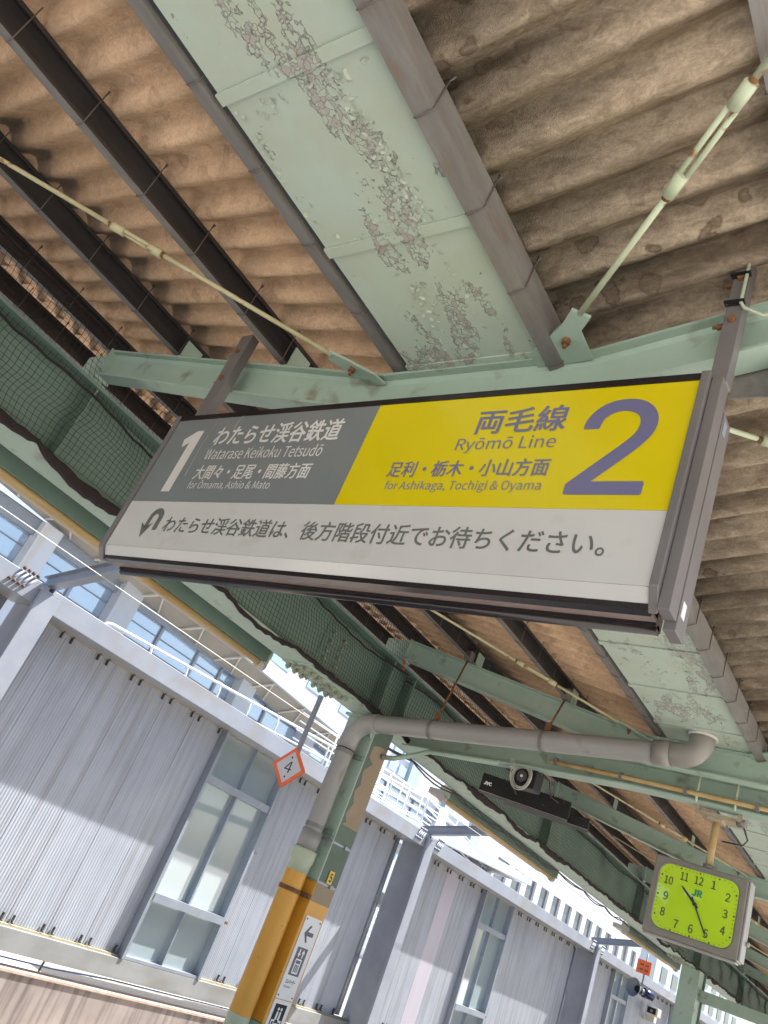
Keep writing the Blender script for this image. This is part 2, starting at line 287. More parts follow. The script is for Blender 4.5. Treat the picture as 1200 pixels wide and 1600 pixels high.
# ------------------------------------------------------------------ mesh helpers
class MB:
    def __init__(s): s.v = []; s.f = []; s.smooth = []
    def hexa(s, p):   # 8 corners: bottom 4 (ccw), top 4
        b = len(s.v); s.v += [tuple(q) for q in p]
        for f in ((0, 3, 2, 1), (4, 5, 6, 7), (0, 1, 5, 4), (1, 2, 6, 5), (2, 3, 7, 6), (3, 0, 4, 7)):
            s.f.append(tuple(b+i for i in f)); s.smooth.append(False)
        return s
    def box(s, x0, x1, y0, y1, z0, z1):
        return s.hexa([(x0, y0, z0), (x1, y0, z0), (x1, y1, z0), (x0, y1, z0), (x0, y0, z1), (x1, y0, z1), (x1, y1, z1), (x0, y1, z1)])
    def bar(s, a, b, w, h, up=(0, 0, 1)):   # rectangular bar from a to b
        a = Vector(a); b = Vector(b); d = (b-a).normalized(); u = Vector(up)
        x = d.cross(u).normalized(); u = x.cross(d).normalized()
        q = []
        for p in (a, b):
            q += [p - x*w/2 - u*h/2, p + x*w/2 - u*h/2, p + x*w/2 + u*h/2, p - x*w/2 + u*h/2]
        return s.hexa([q[0], q[1], q[5], q[4], q[3], q[2], q[6], q[7]])
    def tube(s, pts, r, n=8, caps=True, smooth=True):
        pts = [Vector(p) for p in pts]; b = len(s.v); N = len(pts)
        rr = r if isinstance(r, (list, tuple)) else [r]*N
        t0 = (pts[1]-pts[0]).normalized()
        u = Vector((0, 0, 1)) if abs(t0.z) < 0.9 else Vector((1, 0, 0))
        x = t0.cross(u).normalized()
        for i, p in enumerate(pts):
            t = (pts[min(i+1, N-1)]-pts[max(i-1, 0)]).normalized()
            x = (x - t*x.dot(t)).normalized(); y = t.cross(x)
            for k in range(n):
                a = 2*math.pi*k/n
                s.v.append(tuple(p + (x*math.cos(a)+y*math.sin(a))*rr[i]))
        for i in range(N-1):
            for k in range(n):
                k2 = (k+1) % n
                s.f.append((b+i*n+k, b+i*n+k2, b+(i+1)*n+k2, b+(i+1)*n+k)); s.smooth.append(smooth)
        if caps:
            s.f.append(tuple(b+k for k in reversed(range(n)))); s.smooth.append(False)
            s.f.append(tuple(b+(N-1)*n+k for k in range(n))); s.smooth.append(False)
        return s
    def prism(s, poly, off):   # polygon (3-D points) extruded by off
        b = len(s.v); n = len(poly); off = Vector(off)
        s.v += [tuple(p) for p in poly]; s.v += [tuple(Vector(p)+off) for p in poly]
        s.f.append(tuple(reversed(range(b, b+n)))); s.smooth.append(False)
        s.f.append(tuple(range(b+n, b+2*n))); s.smooth.append(False)
        for i in range(n):
            j = (i+1) % n
            s.f.append((b+i, b+j, b+n+j, b+n+i)); s.smooth.append(False)
        return s
    def quad(s, a, b_, c, d, smooth=False):
        b = len(s.v); s.v += [tuple(a), tuple(b_), tuple(c), tuple(d)]; s.f.append((b, b+1, b+2, b+3)); s.smooth.append(smooth); return s
    def mesh(s, name, m):
        me = bpy.data.meshes.new(name); me.from_pydata(s.v, [], s.f); me.materials.append(K[m])
        me.polygons.foreach_set('use_smooth', s.smooth)
        bm = bmesh.new(); bm.from_mesh(me); bmesh.ops.recalc_face_normals(bm, faces=bm.faces); bm.to_mesh(me); bm.free()
        me.update(); return me
    def obj(s, name, m, parent=None, bevel=0.0):
        o = bpy.data.objects.new(name, s.mesh(name, m)); C.objects.link(o)
        if parent: o.parent = parent
        if bevel > 0:
            bv = o.modifiers.new('bevel', 'BEVEL'); bv.width = bevel; bv.segments = 2; bv.limit_method = 'ANGLE'
        return o

def tag(o, label=None, cat=None, group=None, kind=None):
    if cat and not kind: kind = 'thing'
    if label: o['label'] = label
    if cat: o['category'] = cat
    if group: o['group'] = group
    if kind: o['kind'] = kind
    return o
def empty(name, label, cat, group=None, loc=(0, 0, 0)):
    o = bpy.data.objects.new(name, None); C.objects.link(o); o.empty_display_size = 0.1; o.location = loc
    return tag(o, label, cat, group)
def inst(name, me, parent, loc=(0, 0, 0), rot=None):
    o = bpy.data.objects.new(name, me); C.objects.link(o); o.parent = parent; o.location = loc
    if rot: o.rotation_euler = rot
    return o

# ================================================================== setting
tag(MB().box(-400, 400, -400, 400, -3.5, -3.0).obj('ground', 'ballast'), kind='structure')
tag(MB().box(-5.35, 2.0, -30, 90, -2.99, -1.6).obj('platform', 'pavement'), kind='structure')

# ================================================================== platform roof sheets
LAM = 0.166; AMP = 0.033
def roofL(x): return 1.574-0.2*x
def roofR(x): return 2.245+0.235*(x+0.0)
def sheet_mesh(name, x0, x1, zf, m, waves=7, th=0.008, n=11, dz0=0.0, dz1=0.0):
    mb = MB(); N = waves*n + 2
    rows = []
    for i in range(N+1):
        y = i*LAM/n; z = AMP*math.sin(2*math.pi*y/LAM)
        rows.append((y, z))
    b = 0
    for (y, z) in rows:
        for (x, dz) in ((x0, dz0), (x1, dz1)):
            mb.v.append((x, y, zf(x)+z+dz)); mb.v.append((x, y, zf(x)+z+dz+th))
    for i in range(N):
        a = i*4; c = a+4
        for f in ((a, c, c+2, a+2), (a+1, a+3, c+3, c+1), (a, a+1, c+1, c), (a+2, c+2, c+3, a+3)):
            mb.f.append(f); mb.smooth.append(True)
    for a in (0, N*4):
        mb.f.append((a, a+2, a+3, a+1)); mb.smooth.append(False)
    me = mb.mesh(name, m); return me
TOP = 0.145+AMP+0.002
def zl(x): return roofL(x)+TOP
def zr(x): return roofR(x)+TOP-0.042
rl = empty('canopy_roof', 'corrugated brown slate roof slope on the left over the dark purlins and the netted girder', 'roof')
rr_ = empty('canopy_roof', 'corrugated greyish stained slate roof slope rising on the right above the sign post', 'roof')
shL = [sheet_mesh('roof_sheet', -1.90, -3.82, zl, 'slateL'), sheet_mesh('roof_sheet', -3.72, -5.75, zl, 'slateL', dz0=0.010, dz1=0.010)]
shR = [sheet_mesh('roof_sheet', -1.40, 0.62, zr, 'slateR'), sheet_mesh('roof_sheet', 0.52, 1.35, zr, 'slateR', dz0=0.010, dz1=0.010)]
W = 7*LAM
for i in range(-3, 40):
    for k in range(2):
        j = random.uniform(-0.003, 0.003) + (0.006 if i % 2 else 0)
        inst('roof_sheet', shL[k], rl, (random.uniform(-.012, .012), i*W+0.04, j))
        inst('roof_sheet', shR[k], rr_, (random.uniform(-.012, .012), i*W+0.04, j))

# ================================================================== purlins with hook bolts
def purlin(x, zf, side, m_body, label, h=0.145, y0=-4, y1=44, wd=0.056, nh=44, hookstep=2*LAM, group='purlins under the slate roof'):
    """lipped channel; side=+1: web on +x face, -1: web on -x face (opens to +x)"""
    z = zf(x); t = 0.004; x0 = x; x1 = x+wd
    e = empty('roof_purlin', label, 'purlin', group)
    def zz(xx): return zf(xx)-zf(x)
    mb = MB()
    def sl_(xa, xb, za, zb): mb.hexa([(xa, y0, z+zz(xa)+za), (xb, y0, z+zz(xb)+za), (xb, y1, z+zz(xb)+za), (xa, y1, z+zz(xa)+za),
                                     (xa, y0, z+zz(xa)+zb), (xb, y0, z+zz(xb)+zb), (xb, y1, z+zz(xb)+zb), (xa, y1, z+zz(xa)+zb)])
    ft = 'flange'
    sl_(x0, x1, 0.0, t)
    mb.obj('flange', 'steel', e)
    mb = MB()
    sl_(x0, x1, h-t, h)
    if side < 0:
        sl_(x0, x0+t, t, h-t); sl_(x1-t, x1, t, 0.020); sl_(x1-t, x1, h-0.020, h-t)
    else:
        sl_(x1-t, x1, t, h-t); sl_(x0, x0+t, t, 0.020); sl_(x0, x0+t, h-0.020, h-t)
    mb.obj('web', m_body, e)
    hk = MB(); r = 0.0026; g = 0.004
    zb = zz(x1)
    xs = x1 if side < 0 else x1
    hk.tube([(x1+g, 0, z+zb+h+0.05), (x1+g, 0, z+zb-0.002), (x1-0.01, 0, z+zb-g-.004), (x0+0.01, 0, z-g-.003), (x0-g, 0, z+0.002), (x0-g, 0, z+0.03)], r, 5)
    hk.tube([(x1+g, 0, z+zb+h+0.02), (x1+g+.018, 0, z+zb+h+0.035)], r*1.2, 5)
    hm = hk.mesh('hook_bolt', 'hook')
    for i in range(nh):
        inst('hook_bolt', hm, e, (random.uniform(-.001, .001), 0.23+hookstep*i-0.65+random.uniform(-.02, .02), 0), (0, 0, 0))
    return e
purlin(-2.065, roofL, -1, 'steel', 'grey steel purlin with wire hooks running along the left edge of the mint gutter', wd=0.066)
purlin(-2.852, roofL, -1, 'shaded_steel', 'dark purlin on the left slope, first beyond the one beside the gutter')
purlin(-3.83, roofL, -1, 'shaded_steel', 'dark purlin on the left slope, second beyond the one beside the gutter')
purlin(-4.70, roofL, -1, 'shaded_steel', 'dark purlin crossing behind the upper rope of the bird net')
purlin(-5.45, roofL, -1, 'shaded_steel', 'dark purlin seen through the net above the girder')
purlin(-1.338, roofR, 1, 'steel', 'grey steel purlin with bent wire hooks along the right edge of the mint gutter', wd=0.058, h=0.105)
purlin(-0.505, roofR, 1, 'steel', 'grey purlin in the top right corner under the stained slate', h=0.105)
purlin(0.50, roofR, 1, 'steel', 'purlin on the right slope farthest from the gutter', h=0.105)

# ================================================================== frames (bent H beams)
def beam_z(x):
    if x < -2.1: return roofL(-2.1)-0.028 + 0.2*(-2.1-x) if False else 1.966+0.2*(-2.1-x)
    if x < -1.2: return 1.966
    return 1.966+0.235*(x+1.2)
def roof_beam(yf, label, m='mint'):
    e = empty('roof_beam', label, 'beam', 'bent steel beams carrying the canopy', (0, yf, 0))
    xs = [-4.5, -2.1, -1.2, 2.4]; d = 0.2; tf = 0.012
    def seg(za, zb, ya, yb, mb):
        for i in range(3):
            a, b = xs[i], xs[i+1]; p, q = beam_z(a), beam_z(b)
            mb.hexa([(a, ya, p+za), (b, ya, q+za), (b, yb, q+za), (a, yb, p+za), (a, ya, p+zb), (b, ya, q+zb), (b, yb, q+zb), (a, yb, p+zb)])
        return mb
    seg(-tf, 0, 0, 0.1, MB()).obj('upper_flange', m, e)
    seg(-d, -d+tf, 0, 0.1, MB()).obj('lower_flange', m, e)
    seg(-d+tf, -tf, 0.046, 0.054, MB()).obj('web', m, e)
    z = beam_z(-4.5)
    MB().box(-4.51, -4.50, -0.005, 0.105, z-0.22, z+0.01).obj('end_plate', m, e)
    # rolled root fillet, reads as the soft bright line under the top flange
    mb = MB()
    for i in range(3):
        a, b = xs[i], xs[i+1]
        mb.prism([(a, 0.046, beam_z(a)-tf), (a, 0.030, beam_z(a)-tf), (a, 0.046, beam_z(a)-tf-0.018)], (0, 0, 0)) if False else None
        mb.hexa([(a, 0.034, beam_z(a)-tf-0.004), (b, 0.034, beam_z(b)-tf-0.004), (b, 0.046, beam_z(b)-tf-0.018), (a, 0.046, beam_z(a)-tf-0.018),
                 (a, 0.034, beam_z(a)-tf), (b, 0.034, beam_z(b)-tf), (b, 0.046, beam_z(b)-tf), (a, 0.046, beam_z(a)-tf)])
    mb.obj('root_fillet', m, e)
    # stub and haunch to the girder
    mb = MB(); mb.box(-4.80, -4.512, 0.03, 0.07, 2.19, z-0.0); mb.obj('haunch_plate', m, e)
    MB().box(-4.60, -4.52, 0.0, 0.10, 2.17, z-0.222).obj('stub', m, e)
    # purlin cleats
    for px in (-2.86, -3.83):
        zc = beam_z(px)
        c = MB().box(px+0.075, px+0.081, 0.02, 0.14, zc+0.001, zc+0.12).box(px+0.05, px+0.075, 0.02, 0.14, zc+0.001, zc+0.007).obj('cleat', m, e)
    # gussets for the brace rods with their bolts
    def g(poly, name, z0):
        return MB().prism([(x, y-1.9, zz+z0) for (x, y, zz) in poly], (0, 0, 0.012)).obj(name, m, e)
    LG = [(-2.311, 1.743, 2.026), (-2.241, 1.779, 2.012), (-2.114, 1.876, 1.985), (-2.095, 1.93, 1.982), (-2.20, 1.95, 2.003), (-2.301, 1.846, 2.024), (-2.342, 1.792, 2.032)]
    RG = [(-1.16, 1.685), (-1.108, 1.731), (-1.165, 1.789), (-1.169, 1.924), (-1.387, 1.940), (-1.379, 1.859), (-1.221, 1.749)]
    gl = g(LG, 'gusset', -0.052); gr = g([(x, y, 1.946) for x, y in RG], 'gusset', 0)
    for gg, (bx, by, bz) in ((gl, (-2.225, -0.06, 1.950)), (gr, (-1.225, -0.085, 1.938))):
        MB().tube([(bx, by, bz+0.016), (bx, by, bz-0.012)], 0.016, 6, smooth=False).tube([(bx, by, bz-0.012), (bx, by, bz-0.03)], 0.008, 6).obj('bolt', 'rust', gg)
    return e
BLAB = ['mint green bent steel beam directly above the yellow and grey sign', 'mint green bent beam behind the horizontal drainpipe',
        'mint beam behind the black bar unit', 'mint beam just above the green clock', 'mint beam behind the green clock case',
        'far mint beam low at the right edge of the photo']
for k in range(6): roof_beam(1.9+4*k, BLAB[k])

# brace rods
def brace(a, b, label, m, tb=(0.25, 0.42), loc_y=0):
    e = empty('brace_rod', label, 'rod', 'bracing rods with turnbuckles under the roof')
    a = Vector(a); b = Vector(b); a.y += loc_y; b.y += loc_y
    P = lambda t: a.lerp(b, t)
    MB().tube([a, P(tb[0])], 0.0105, 8).obj('rod', m, e); MB().tube([P(tb[1]), b], 0.0105, 8).obj('rod', m, e)
    MB().tube([P(tb[0]-.012), P(tb[0]+.012)], 0.0125, 8).obj('rusty_thread', 'rust', e); MB().tube([P(tb[1]-.012), P(tb[1]+.012)], 0.0125, 8).obj('rusty_thread', 'rust', e)
    d = (b-a).normalized(); s = d.cross(Vector((0, 0, 1))).normalized()
    mb = MB()
    for q in (-1, 1): mb.tube([P(tb[0])+s*0.012*q, P(tb[1])+s*0.012*q], 0.0085, 8)
    mb.tube([P(tb[0]-.008), P(tb[0]+.014)], 0.021, 8); mb.tube([P(tb[1]-.014), P(tb[1]+.008)], 0.021, 8)
    mb.obj('turnbuckle', m, e)
for k in range(5):
    w_ = ['nearest, above the sign', 'second bay, below the sign', 'third bay beyond the drainpipe', 'fourth bay', 'farthest bay'][k]
    brace((-2.30, 1.765, 1.975), (-4.40, -0.28, 2.36), 'cream rod with turnbuckle on the left slope, '+w_, 'rodcream', (0.30, 0.37) if k == 0 else (0.19, 0.29), 4*k)
    brace((-1.14, 1.71, 1.950), (1.30, -0.45, 2.50), 'pale mint rod with long turnbuckle on the right slope, '+w_, 'rodmint', (0.155, 0.245), 4*k)
    if k < 3:
        brace((-1.20, 2.08, 1.955), (1.2, 4.5, 2.50), 'mint rod slanting away on the right slope, '+w_, 'rodmint', (0.20, 0.30), 4*k)

# ================================================================== mint valley gutter
gt = empty('valley_gutter', 'mint green box gutter with peeling paint running along the middle of the roof', 'gutter')
mb = MB(); x0, x1, zb, zt = -1.958, -1.352, 1.970, 2.085
mb.box(x0, x1, -4, 44, zb, zb+0.004).box(x0, x0+0.004, -4, 44, zb+0.004, zt).box(x1-0.004, x1, -4, 44, zb+0.004, zt)
mb.obj('trough', 'gutter', gt)
rb = MB()
rb.box(x0-0.008, x1+0.008, -0.020, 0.020, zb-0.009, zb-0.001).box(x0-0.009, x0-0.001, -0.020, 0.020, zb-0.001, zt).box(x1+0.001, x1+0.009, -0.020, 0.020, zb-0.001, zt)
rm = rb.mesh('seam_band', 'gutter')
for i in range(-2, 60): inst('seam_band', rm, gt, (0, 0.045+0.6155*i, 0))
fl = MB()
def flakes(cx, cy, sx, sy, n, smax=0.016):
    for _ in range(n*2//3):
        x = random.gauss(cx, sx); y = random.gauss(cy, sy)
        if not (x0+0.01 < x < x1-0.01) or abs((y-0.045) % 0.6155) < 0.03: continue
        a = random.uniform(0, 6.28); L = random.uniform(0.004, smax); wv = L*random.uniform(0.5, 1.1); hang = L*random.uniform(0.15, 0.55)
        ca, sa = math.cos(a), math.sin(a); z = zb-0.0006
        p = [(x-sa*wv, y+ca*wv, z), (x+sa*wv*random.uniform(.4, 1), y-ca*wv, z)]
        q = [(x+ca*L*.6+sa*wv*.7, y+sa*L*.6-ca*wv*.7, z-hang*.55), (x+ca*L*.6-sa*wv*.8, y+sa*L*.6+ca*wv*.8, z-hang*.4)]
        t = (x+ca*L*.8, y+sa*L*.8, z-hang)
        b = len(fl.v); fl.v += p+q+[t]
        fl.f += [(b, b+1, b+2, b+3), (b+3, b+2, b+4)]; fl.smooth += [True, True]
for (cx, cy, sx, sy, n) in [(-1.535, 0.95, 0.022, 0.13, 200), (-1.52, 1.15, 0.02, 0.06, 50), (-1.70, 1.62, 0.03, 0.14, 150), (-1.53, 1.50, 0.008, 0.20, 40),
                            (-1.93, 0.8, 0.012, 0.10, 30), (-1.93, 1.05, 0.010, 0.14, 30), (-1.80, 0.72, 0.05, 0.02, 30), (-1.7, 1.87, .2, .012, 30), (-1.62, 1.22, 0.1, 0.015, 40), (-1.55, 0.72, 0.06, 0.012, 30),
                            (-1.55, 4.2, 0.03, 0.15, 90), (-1.50, 4.7, 0.025, 0.2, 130), (-1.72, 4.75, 0.05, 0.12, 90), (-1.50, 5.35, 0.03, 0.2, 130), (-1.70, 5.35, 0.05, 0.15, 90), (-1.55, 3.5, .05, .2, 80), (-1.6, 2.5, .08, .2, 60)]:
    flakes(cx, cy, sx, sy, n)
tag(fl.obj('paint_flakes', 'flake', gt), kind='stuff')

# ================================================================== platform sign
sg = empty('platform_sign', 'long hanging station sign with grey 1 half, yellow 2 half and white strip', 'sign', None, (0, 0, 0))
Y = 1.8
XL, XR, ZT, ZM, ZB = -3.152, -0.722, 1.690, 1.223, 0.986
MB().box(XL, -1.9255, Y, Y+0.02, ZM, ZT).obj('grey_panel', 'sgrey', sg)
MB().box(-1.9245, XR, Y, Y+0.02, ZM, ZT).obj('yellow_panel', 'syel', sg)
MB().hexa([(XL, Y, ZB), (XR, Y, ZB), (XR, Y+0.02, ZB), (XL, Y+0.02, ZB), (XL, Y, ZM-0.001), (XR, Y, ZM-0.001), (XR, Y+0.02, ZM-0.001), (XL, Y+0.02, ZM-0.001)]).obj('white_panel', 'swhite', sg)
MB().hexa([(XL, Y+0.022, 0.948), (XR, Y+0.022, 0.948), (XR, Y+0.05, 0.948), (XL, Y+0.05, 0.948), (XL, Y+0.0005, ZB-0.001), (XR, Y+0.0005, ZB-0.001), (XR, Y+0.05, ZB-0.001), (XL, Y+0.05, ZB-0.001)]).obj('curved_lower_edge', 'swhite', sg)
MB().box(XL, XR, Y+0.024, Y+0.060, 0.930, 0.9475).obj('lower_strip', 'rail', sg)
MB().box(XL, XR, Y+0.0605, Y+0.105, 0.937, 0.9475).obj('underside', 'strip', sg)
MB().box(XL+0.02, XR, Y+0.106, Y+0.150, 0.926, 0.965).obj('lower_rail', 'rail', sg)
MB().tube([(XL+0.02, Y+0.128, 0.924), (XR, Y+0.128, 0.924)], 0.014, 10).obj('rail_bead', 'rail', sg)
MB().box(XL-0.002, XR, Y-0.004, Y+0.15, ZT+0.001, ZT+0.026).obj('upper_rail', 'rail', sg)
MB().box(XL, XR, Y+0.021, Y+0.15, 0.966, ZT).obj('box_body', 'frame', sg)
# end frames
MB().prism([(XL-0.004, Y-0.008, ZB-0.015), (XL-0.004, Y-0.008, ZT+0.027), (XL-0.004, Y+0.16, ZT+0.027), (XL-0.004, Y+0.16, 0.955), (XL-0.004, Y+0.03, 0.922)], (-0.030, 0, 0)).obj('end_frame', 'frame', sg, 0.003)
MB().prism([(XR+0.001, Y-0.010, ZB-0.0), (XR+0.001, Y-0.010, ZT+0.030), (XR+0.001, Y+0.002, ZT+0.030), (XR+0.001, Y+0.03, ZT+0.03), (XR+0.001, Y+0.03, 0.922)], (0.026, 0, 0)).obj('end_frame', 'frame', sg, 0.003)
MB().box(XR+0.028, XR+0.060, Y+0.010, Y+0.075, 0.930, ZT+0.02).obj('end_cover', 'frame', sg, 0.002)
MB().box(XR+0.0285, XR+0.062, Y+0.078, Y+0.155, 0.905, ZT-0.06).obj('rear_end_cover', 'frame', sg, 0.002)
MB().box(XR+0.0625, XR+0.0635, Y+0.09, Y+0.12, 0.955, 1.00).obj('sticker', 'white', sg)
MB().box(XR+0.0625, XR+0.0635, Y+0.09, Y+0.12, ZT-0.13, ZT-0.08).obj('sticker', 'bluegrey', sg)
# hangers
def hanger(xa, xb, zt_, bolts):
    h = MB().box(xa, xb, Y+0.035, Y+0.088, ZT+0.028 if xa < -2 else ZT+0.021, zt_).obj('hanger_post', 'frame', sg, 0.003)
    for z in bolts:
        MB().tube([(xa-0.001, Y+0.058, z), (xa-0.022, Y+0.058, z)], 0.011, 6, smooth=False).tube([(xa-0.022, Y+0.058, z), (xa-0.036, Y+0.058, z)], 0.006, 6).obj('bolt', 'rust', h)
        MB().tube([((xa+xb)/2, Y+0.0345, z), ((xa+xb)/2, Y+0.022, z)], 0.012, 6, smooth=False).obj('bolt', 'rust', h)
hanger(-3.130, -3.045, 2.285, (2.17, 1.99))
hanger(-0.712, -0.660, 2.235, (2.15, 1.965))
# cable on the right hanger with ties
cb = [(-0.675, Y+0.026, 2.24), (-0.668, Y+0.024, 2.20), (-0.668, Y+0.024, 2.03), (-0.655, Y+0.026, 2.005), (-0.60, Y+0.05, 1.985), (-0.4, Y+0.06, 2.02), (-0.1, Y+0.06, 2.09), (0.3, Y+0.06, 2.2)]
tag(MB().tube(cb, 0.0060, 8).obj('power_cable', 'pvcg'), 'pale cable tied to the right hanger post of the sign', 'cable')
ties = MB()
for z in (2.155, 2.03): ties.box(-0.716, -0.656, Y+0.012, Y+0.034, z-0.003, z+0.003)
ties.obj('cable_tie', 'black', sg)
# bracket plate behind the right hanger
br = MB().box(-0.70, -0.56, Y+0.21, Y+0.216, 1.80, 1.945).box(-0.56, -0.552, Y+0.16, Y+0.25, 1.76, 1.955)
tag(br.obj('hanger_bracket', 'steel'), 'grey angle bracket on the mint beam behind the right hanger post', 'bracket')

# ------------------------------------------------------------------ lettering
FONT = None
try:   # Blender's own bundled sans face, when present
    import os
    fd = bpy.utils.system_resource('DATAFILES', path='fonts')
    fp = os.path.join(fd, 'Inter.woff2'); fq = os.path.join(fd, 'Noto Sans CJK Regular.woff2')
    if os.path.exists(fp) and os.path.exists(fq): FONT = (bpy.data.fonts.load(fp), bpy.data.fonts.load(fq))
except Exception: FONT = None
def text_mesh(body, bold=0.0):
    """vertices and faces of flat text; before any weight is added"""
    cu = bpy.data.curves.new('t', 'FONT'); cu.body = body; cu.size = 1.0; cu.resolution_u = 4
    if FONT: cu.font = FONT[0] if body == '2' else FONT[1]
    o = bpy.data.objects.new('t', cu); C.objects.link(o)
    d = bpy.context.evaluated_depsgraph_get(); d.update()
    ev = o.evaluated_get(d)
    me = bpy.data.meshes.new_from_object(ev)
    out = [v.co.copy() for v in me.vertices], [tuple(p.vertices) for p in me.polygons]
    bpy.data.meshes.remove(me)
    C.objects.unlink(o); bpy.data.objects.remove(o); bpy.data.curves.remove(cu)
    return out
def text(body, rect, place, m, parent, name='lettering', bold=0.0, keep=False, skew=0.0):
    """rect=(u0,u1,v0,v1); place(u,v)->3-D point; glyph box is fitted to rect"""
    co, fs = text_mesh(body, bold)
    a, b = min(c.x for c in co), max(c.x for c in co); c, d = min(c.y for c in co), max(c.y for c in co)
    u0, u1, v0, v1 = rect; su, sv = (u1-u0)/(b-a), (v1-v0)/(d-c)
    nrm = (Vector(place(u0, v0)) - Vector(place(u1, v0))).cross(Vector(place(u0, v1)) - Vector(place(u0, v0))).normalized()
    # heavier weight: the same glyphs laid a hair apart round a small circle
    offs = [(0, 0)] if bold <= 0 else [(0, 0)]+[(bold*math.cos(6.2832*i/6), bold*math.sin(6.2832*i/6)) for i in range(6)]
    V = []; F = []
    for q, (ox, oy) in enumerate(offs):
        base = len(V)
        for p in co: V.append(tuple(Vector(place(u0+(p.x-a)*su+ox*sv, v0+(p.y-c)*sv+oy*sv)) - nrm*(0.00006*q+p.z*0.03)))
        F += [tuple(base+i for i in f) for f in fs]
    me = bpy.data.meshes.new(name); me.from_pydata(V, [], F); me.update()
    me.materials.clear(); me.materials.append(K[m]); me.name = name
    o = bpy.data.objects.new(name, me); C.objects.link(o); o.parent = parent
    return o
PS = lambda u, v: (u, Y-0.0012, v)
MB().prism([PS(-2.983, 1.276), PS(-2.924, 1.276), PS(-2.924, 1.619), PS(-2.967, 1.619), PS(-3.035, 1.572), PS(-3.022, 1.527), PS(-2.983, 1.553)], (0, 0.0004, 0)).obj('numeral', 'tw', sg)
text('2', (-1.040, -0.814, 1.277, 1.630), PS, 'tb', sg, 'numeral', 0.008)
text('わたらせ渓谷鉄道', (-2.815, -2.068, 1.527, 1.635), PS, 'tw', sg, bold=0.006)
text('Watarase Keikoku Tetsudō', (-2.815, -2.115, 1.449, 1.510), PS, 'tw', sg)
text('大間々・足尾・間藤方面', (-2.815, -2.128, 1.341, 1.417), PS, 'tw', sg, bold=0.005)
text('for Ōmama, Ashio & Mato', (-2.815, -2.308, 1.283, 1.336), PS, 'tw', sg)
text('両毛線', (-1.445, -1.112, 1.522, 1.628), PS, 'tb', sg, bold=0.006)
text('Ryōmō Line', (-1.495, -1.124, 1.440, 1.506), PS, 'tb', sg)
text('足利・栃木・小山方面', (-1.742, -1.118, 1.343, 1.411), PS, 'tb', sg, bold=0.005)
text('for Ashikaga, Tochigi & Oyama', (-1.728, -1.124, 1.278, 1.327), PS, 'tb', sg)
text('わたらせ渓谷鉄道は、後方階段付近でお待ちください。', (-2.822, -0.868, 1.066, 1.146), PS, 'tg', sg, bold=0.004)
# U-turn arrow: arch that comes back down to a barbed head
ar = []
for i in range(13):
    a = math.pi*(1-i/12); ar.append((-2.908+0.046*math.cos(a), 1.138+0.048*math.sin(a)))
arr_in = []
for i in range(13):
    a = math.pi*(i/12); arr_in.append((-2.910+0.019*math.cos(a), 1.134+0.021*math.sin(a)))
poly = [(-2.956, 1.085)] + ar + [(-2.862, 1.074), (-2.891, 1.074)] + arr_in + [(-2.930, 1.085)]
MB().prism([PS(u, v) for u, v in poly], (0, 0.0004, 0)).obj('arrow_mark', 'tg', sg)
MB().prism([PS(u, v) for u, v in [(-2.945, 1.034), (-2.903, 1.112), (-2.943, 1.086), (-2.985, 1.112)]], (0, 0.0003, 0)).obj('arrow_mark', 'tg', sg)

# ================================================================== girder, nets
gd = empty('roof_girder', 'deep dull green girder behind black netting along the left side of the platform', 'girder')
MB().box(-4.607, -4.593, -6, 60, 1.6205, 2.1495).obj('web', 'girder', gd)
MB().box(-4.76, -4.44, -6, 60, 1.600, 1.620).obj('lower_flange', 'mint', gd)
MB().box(-4.76, -4.44, -6, 60, 2.150, 2.170).obj('upper_flange', 'girder', gd)
st = MB().box(-4.592, -4.46, -0.006, 0.006, 1.621, 2.149).mesh('stiffener', 'girder')
for y in (1.95, 5.75, 6.15, 9.95, 13.95, 17.95, 21.95): inst('stiffener', st, gd, (0, y, 0))
hb = MB().tube([(0, 0, 0), (0, 0, -0.030)], 0.024, 6, smooth=False).tube([(0, 0, -0.030), (0, 0, -0.042)], 0.012, 6, smooth=False).mesh('bolt', 'bolt')
wb = MB().tube([(0, 0, 0), (0.030, 0, 0)], 0.020, 6, smooth=False).tube([(0.03, 0, 0), (0.042, 0, 0)], 0.011, 6, smooth=False).mesh('bolt', 'bolt')
for yo in (0, 12.0):
    MB().box(-4.5925, -4.586, 4.84+yo, 5.22+yo, 1.70, 2.06).obj('splice_plate', 'girder', gd)
    MB().box(-4.745, -4.62, 4.66+yo, 5.36+yo, 1.588, 1.5995).box(-4.58, -4.455, 4.66+yo, 5.36+yo, 1.588, 1.5995).obj('splice_plate', 'mint', gd)
    for j in range(4):
        for y in (4.93, 5.10): inst('bolt', wb, gd, (-4.586, y+yo, 1.76+0.08*j))
    for x in (-4.715, -4.65, -4.55, -4.485):
        for y in (4.72, 4.82, 4.92, 5.10, 5.20, 5.30): inst('bolt', hb, gd, (x, y+yo, 1.588))

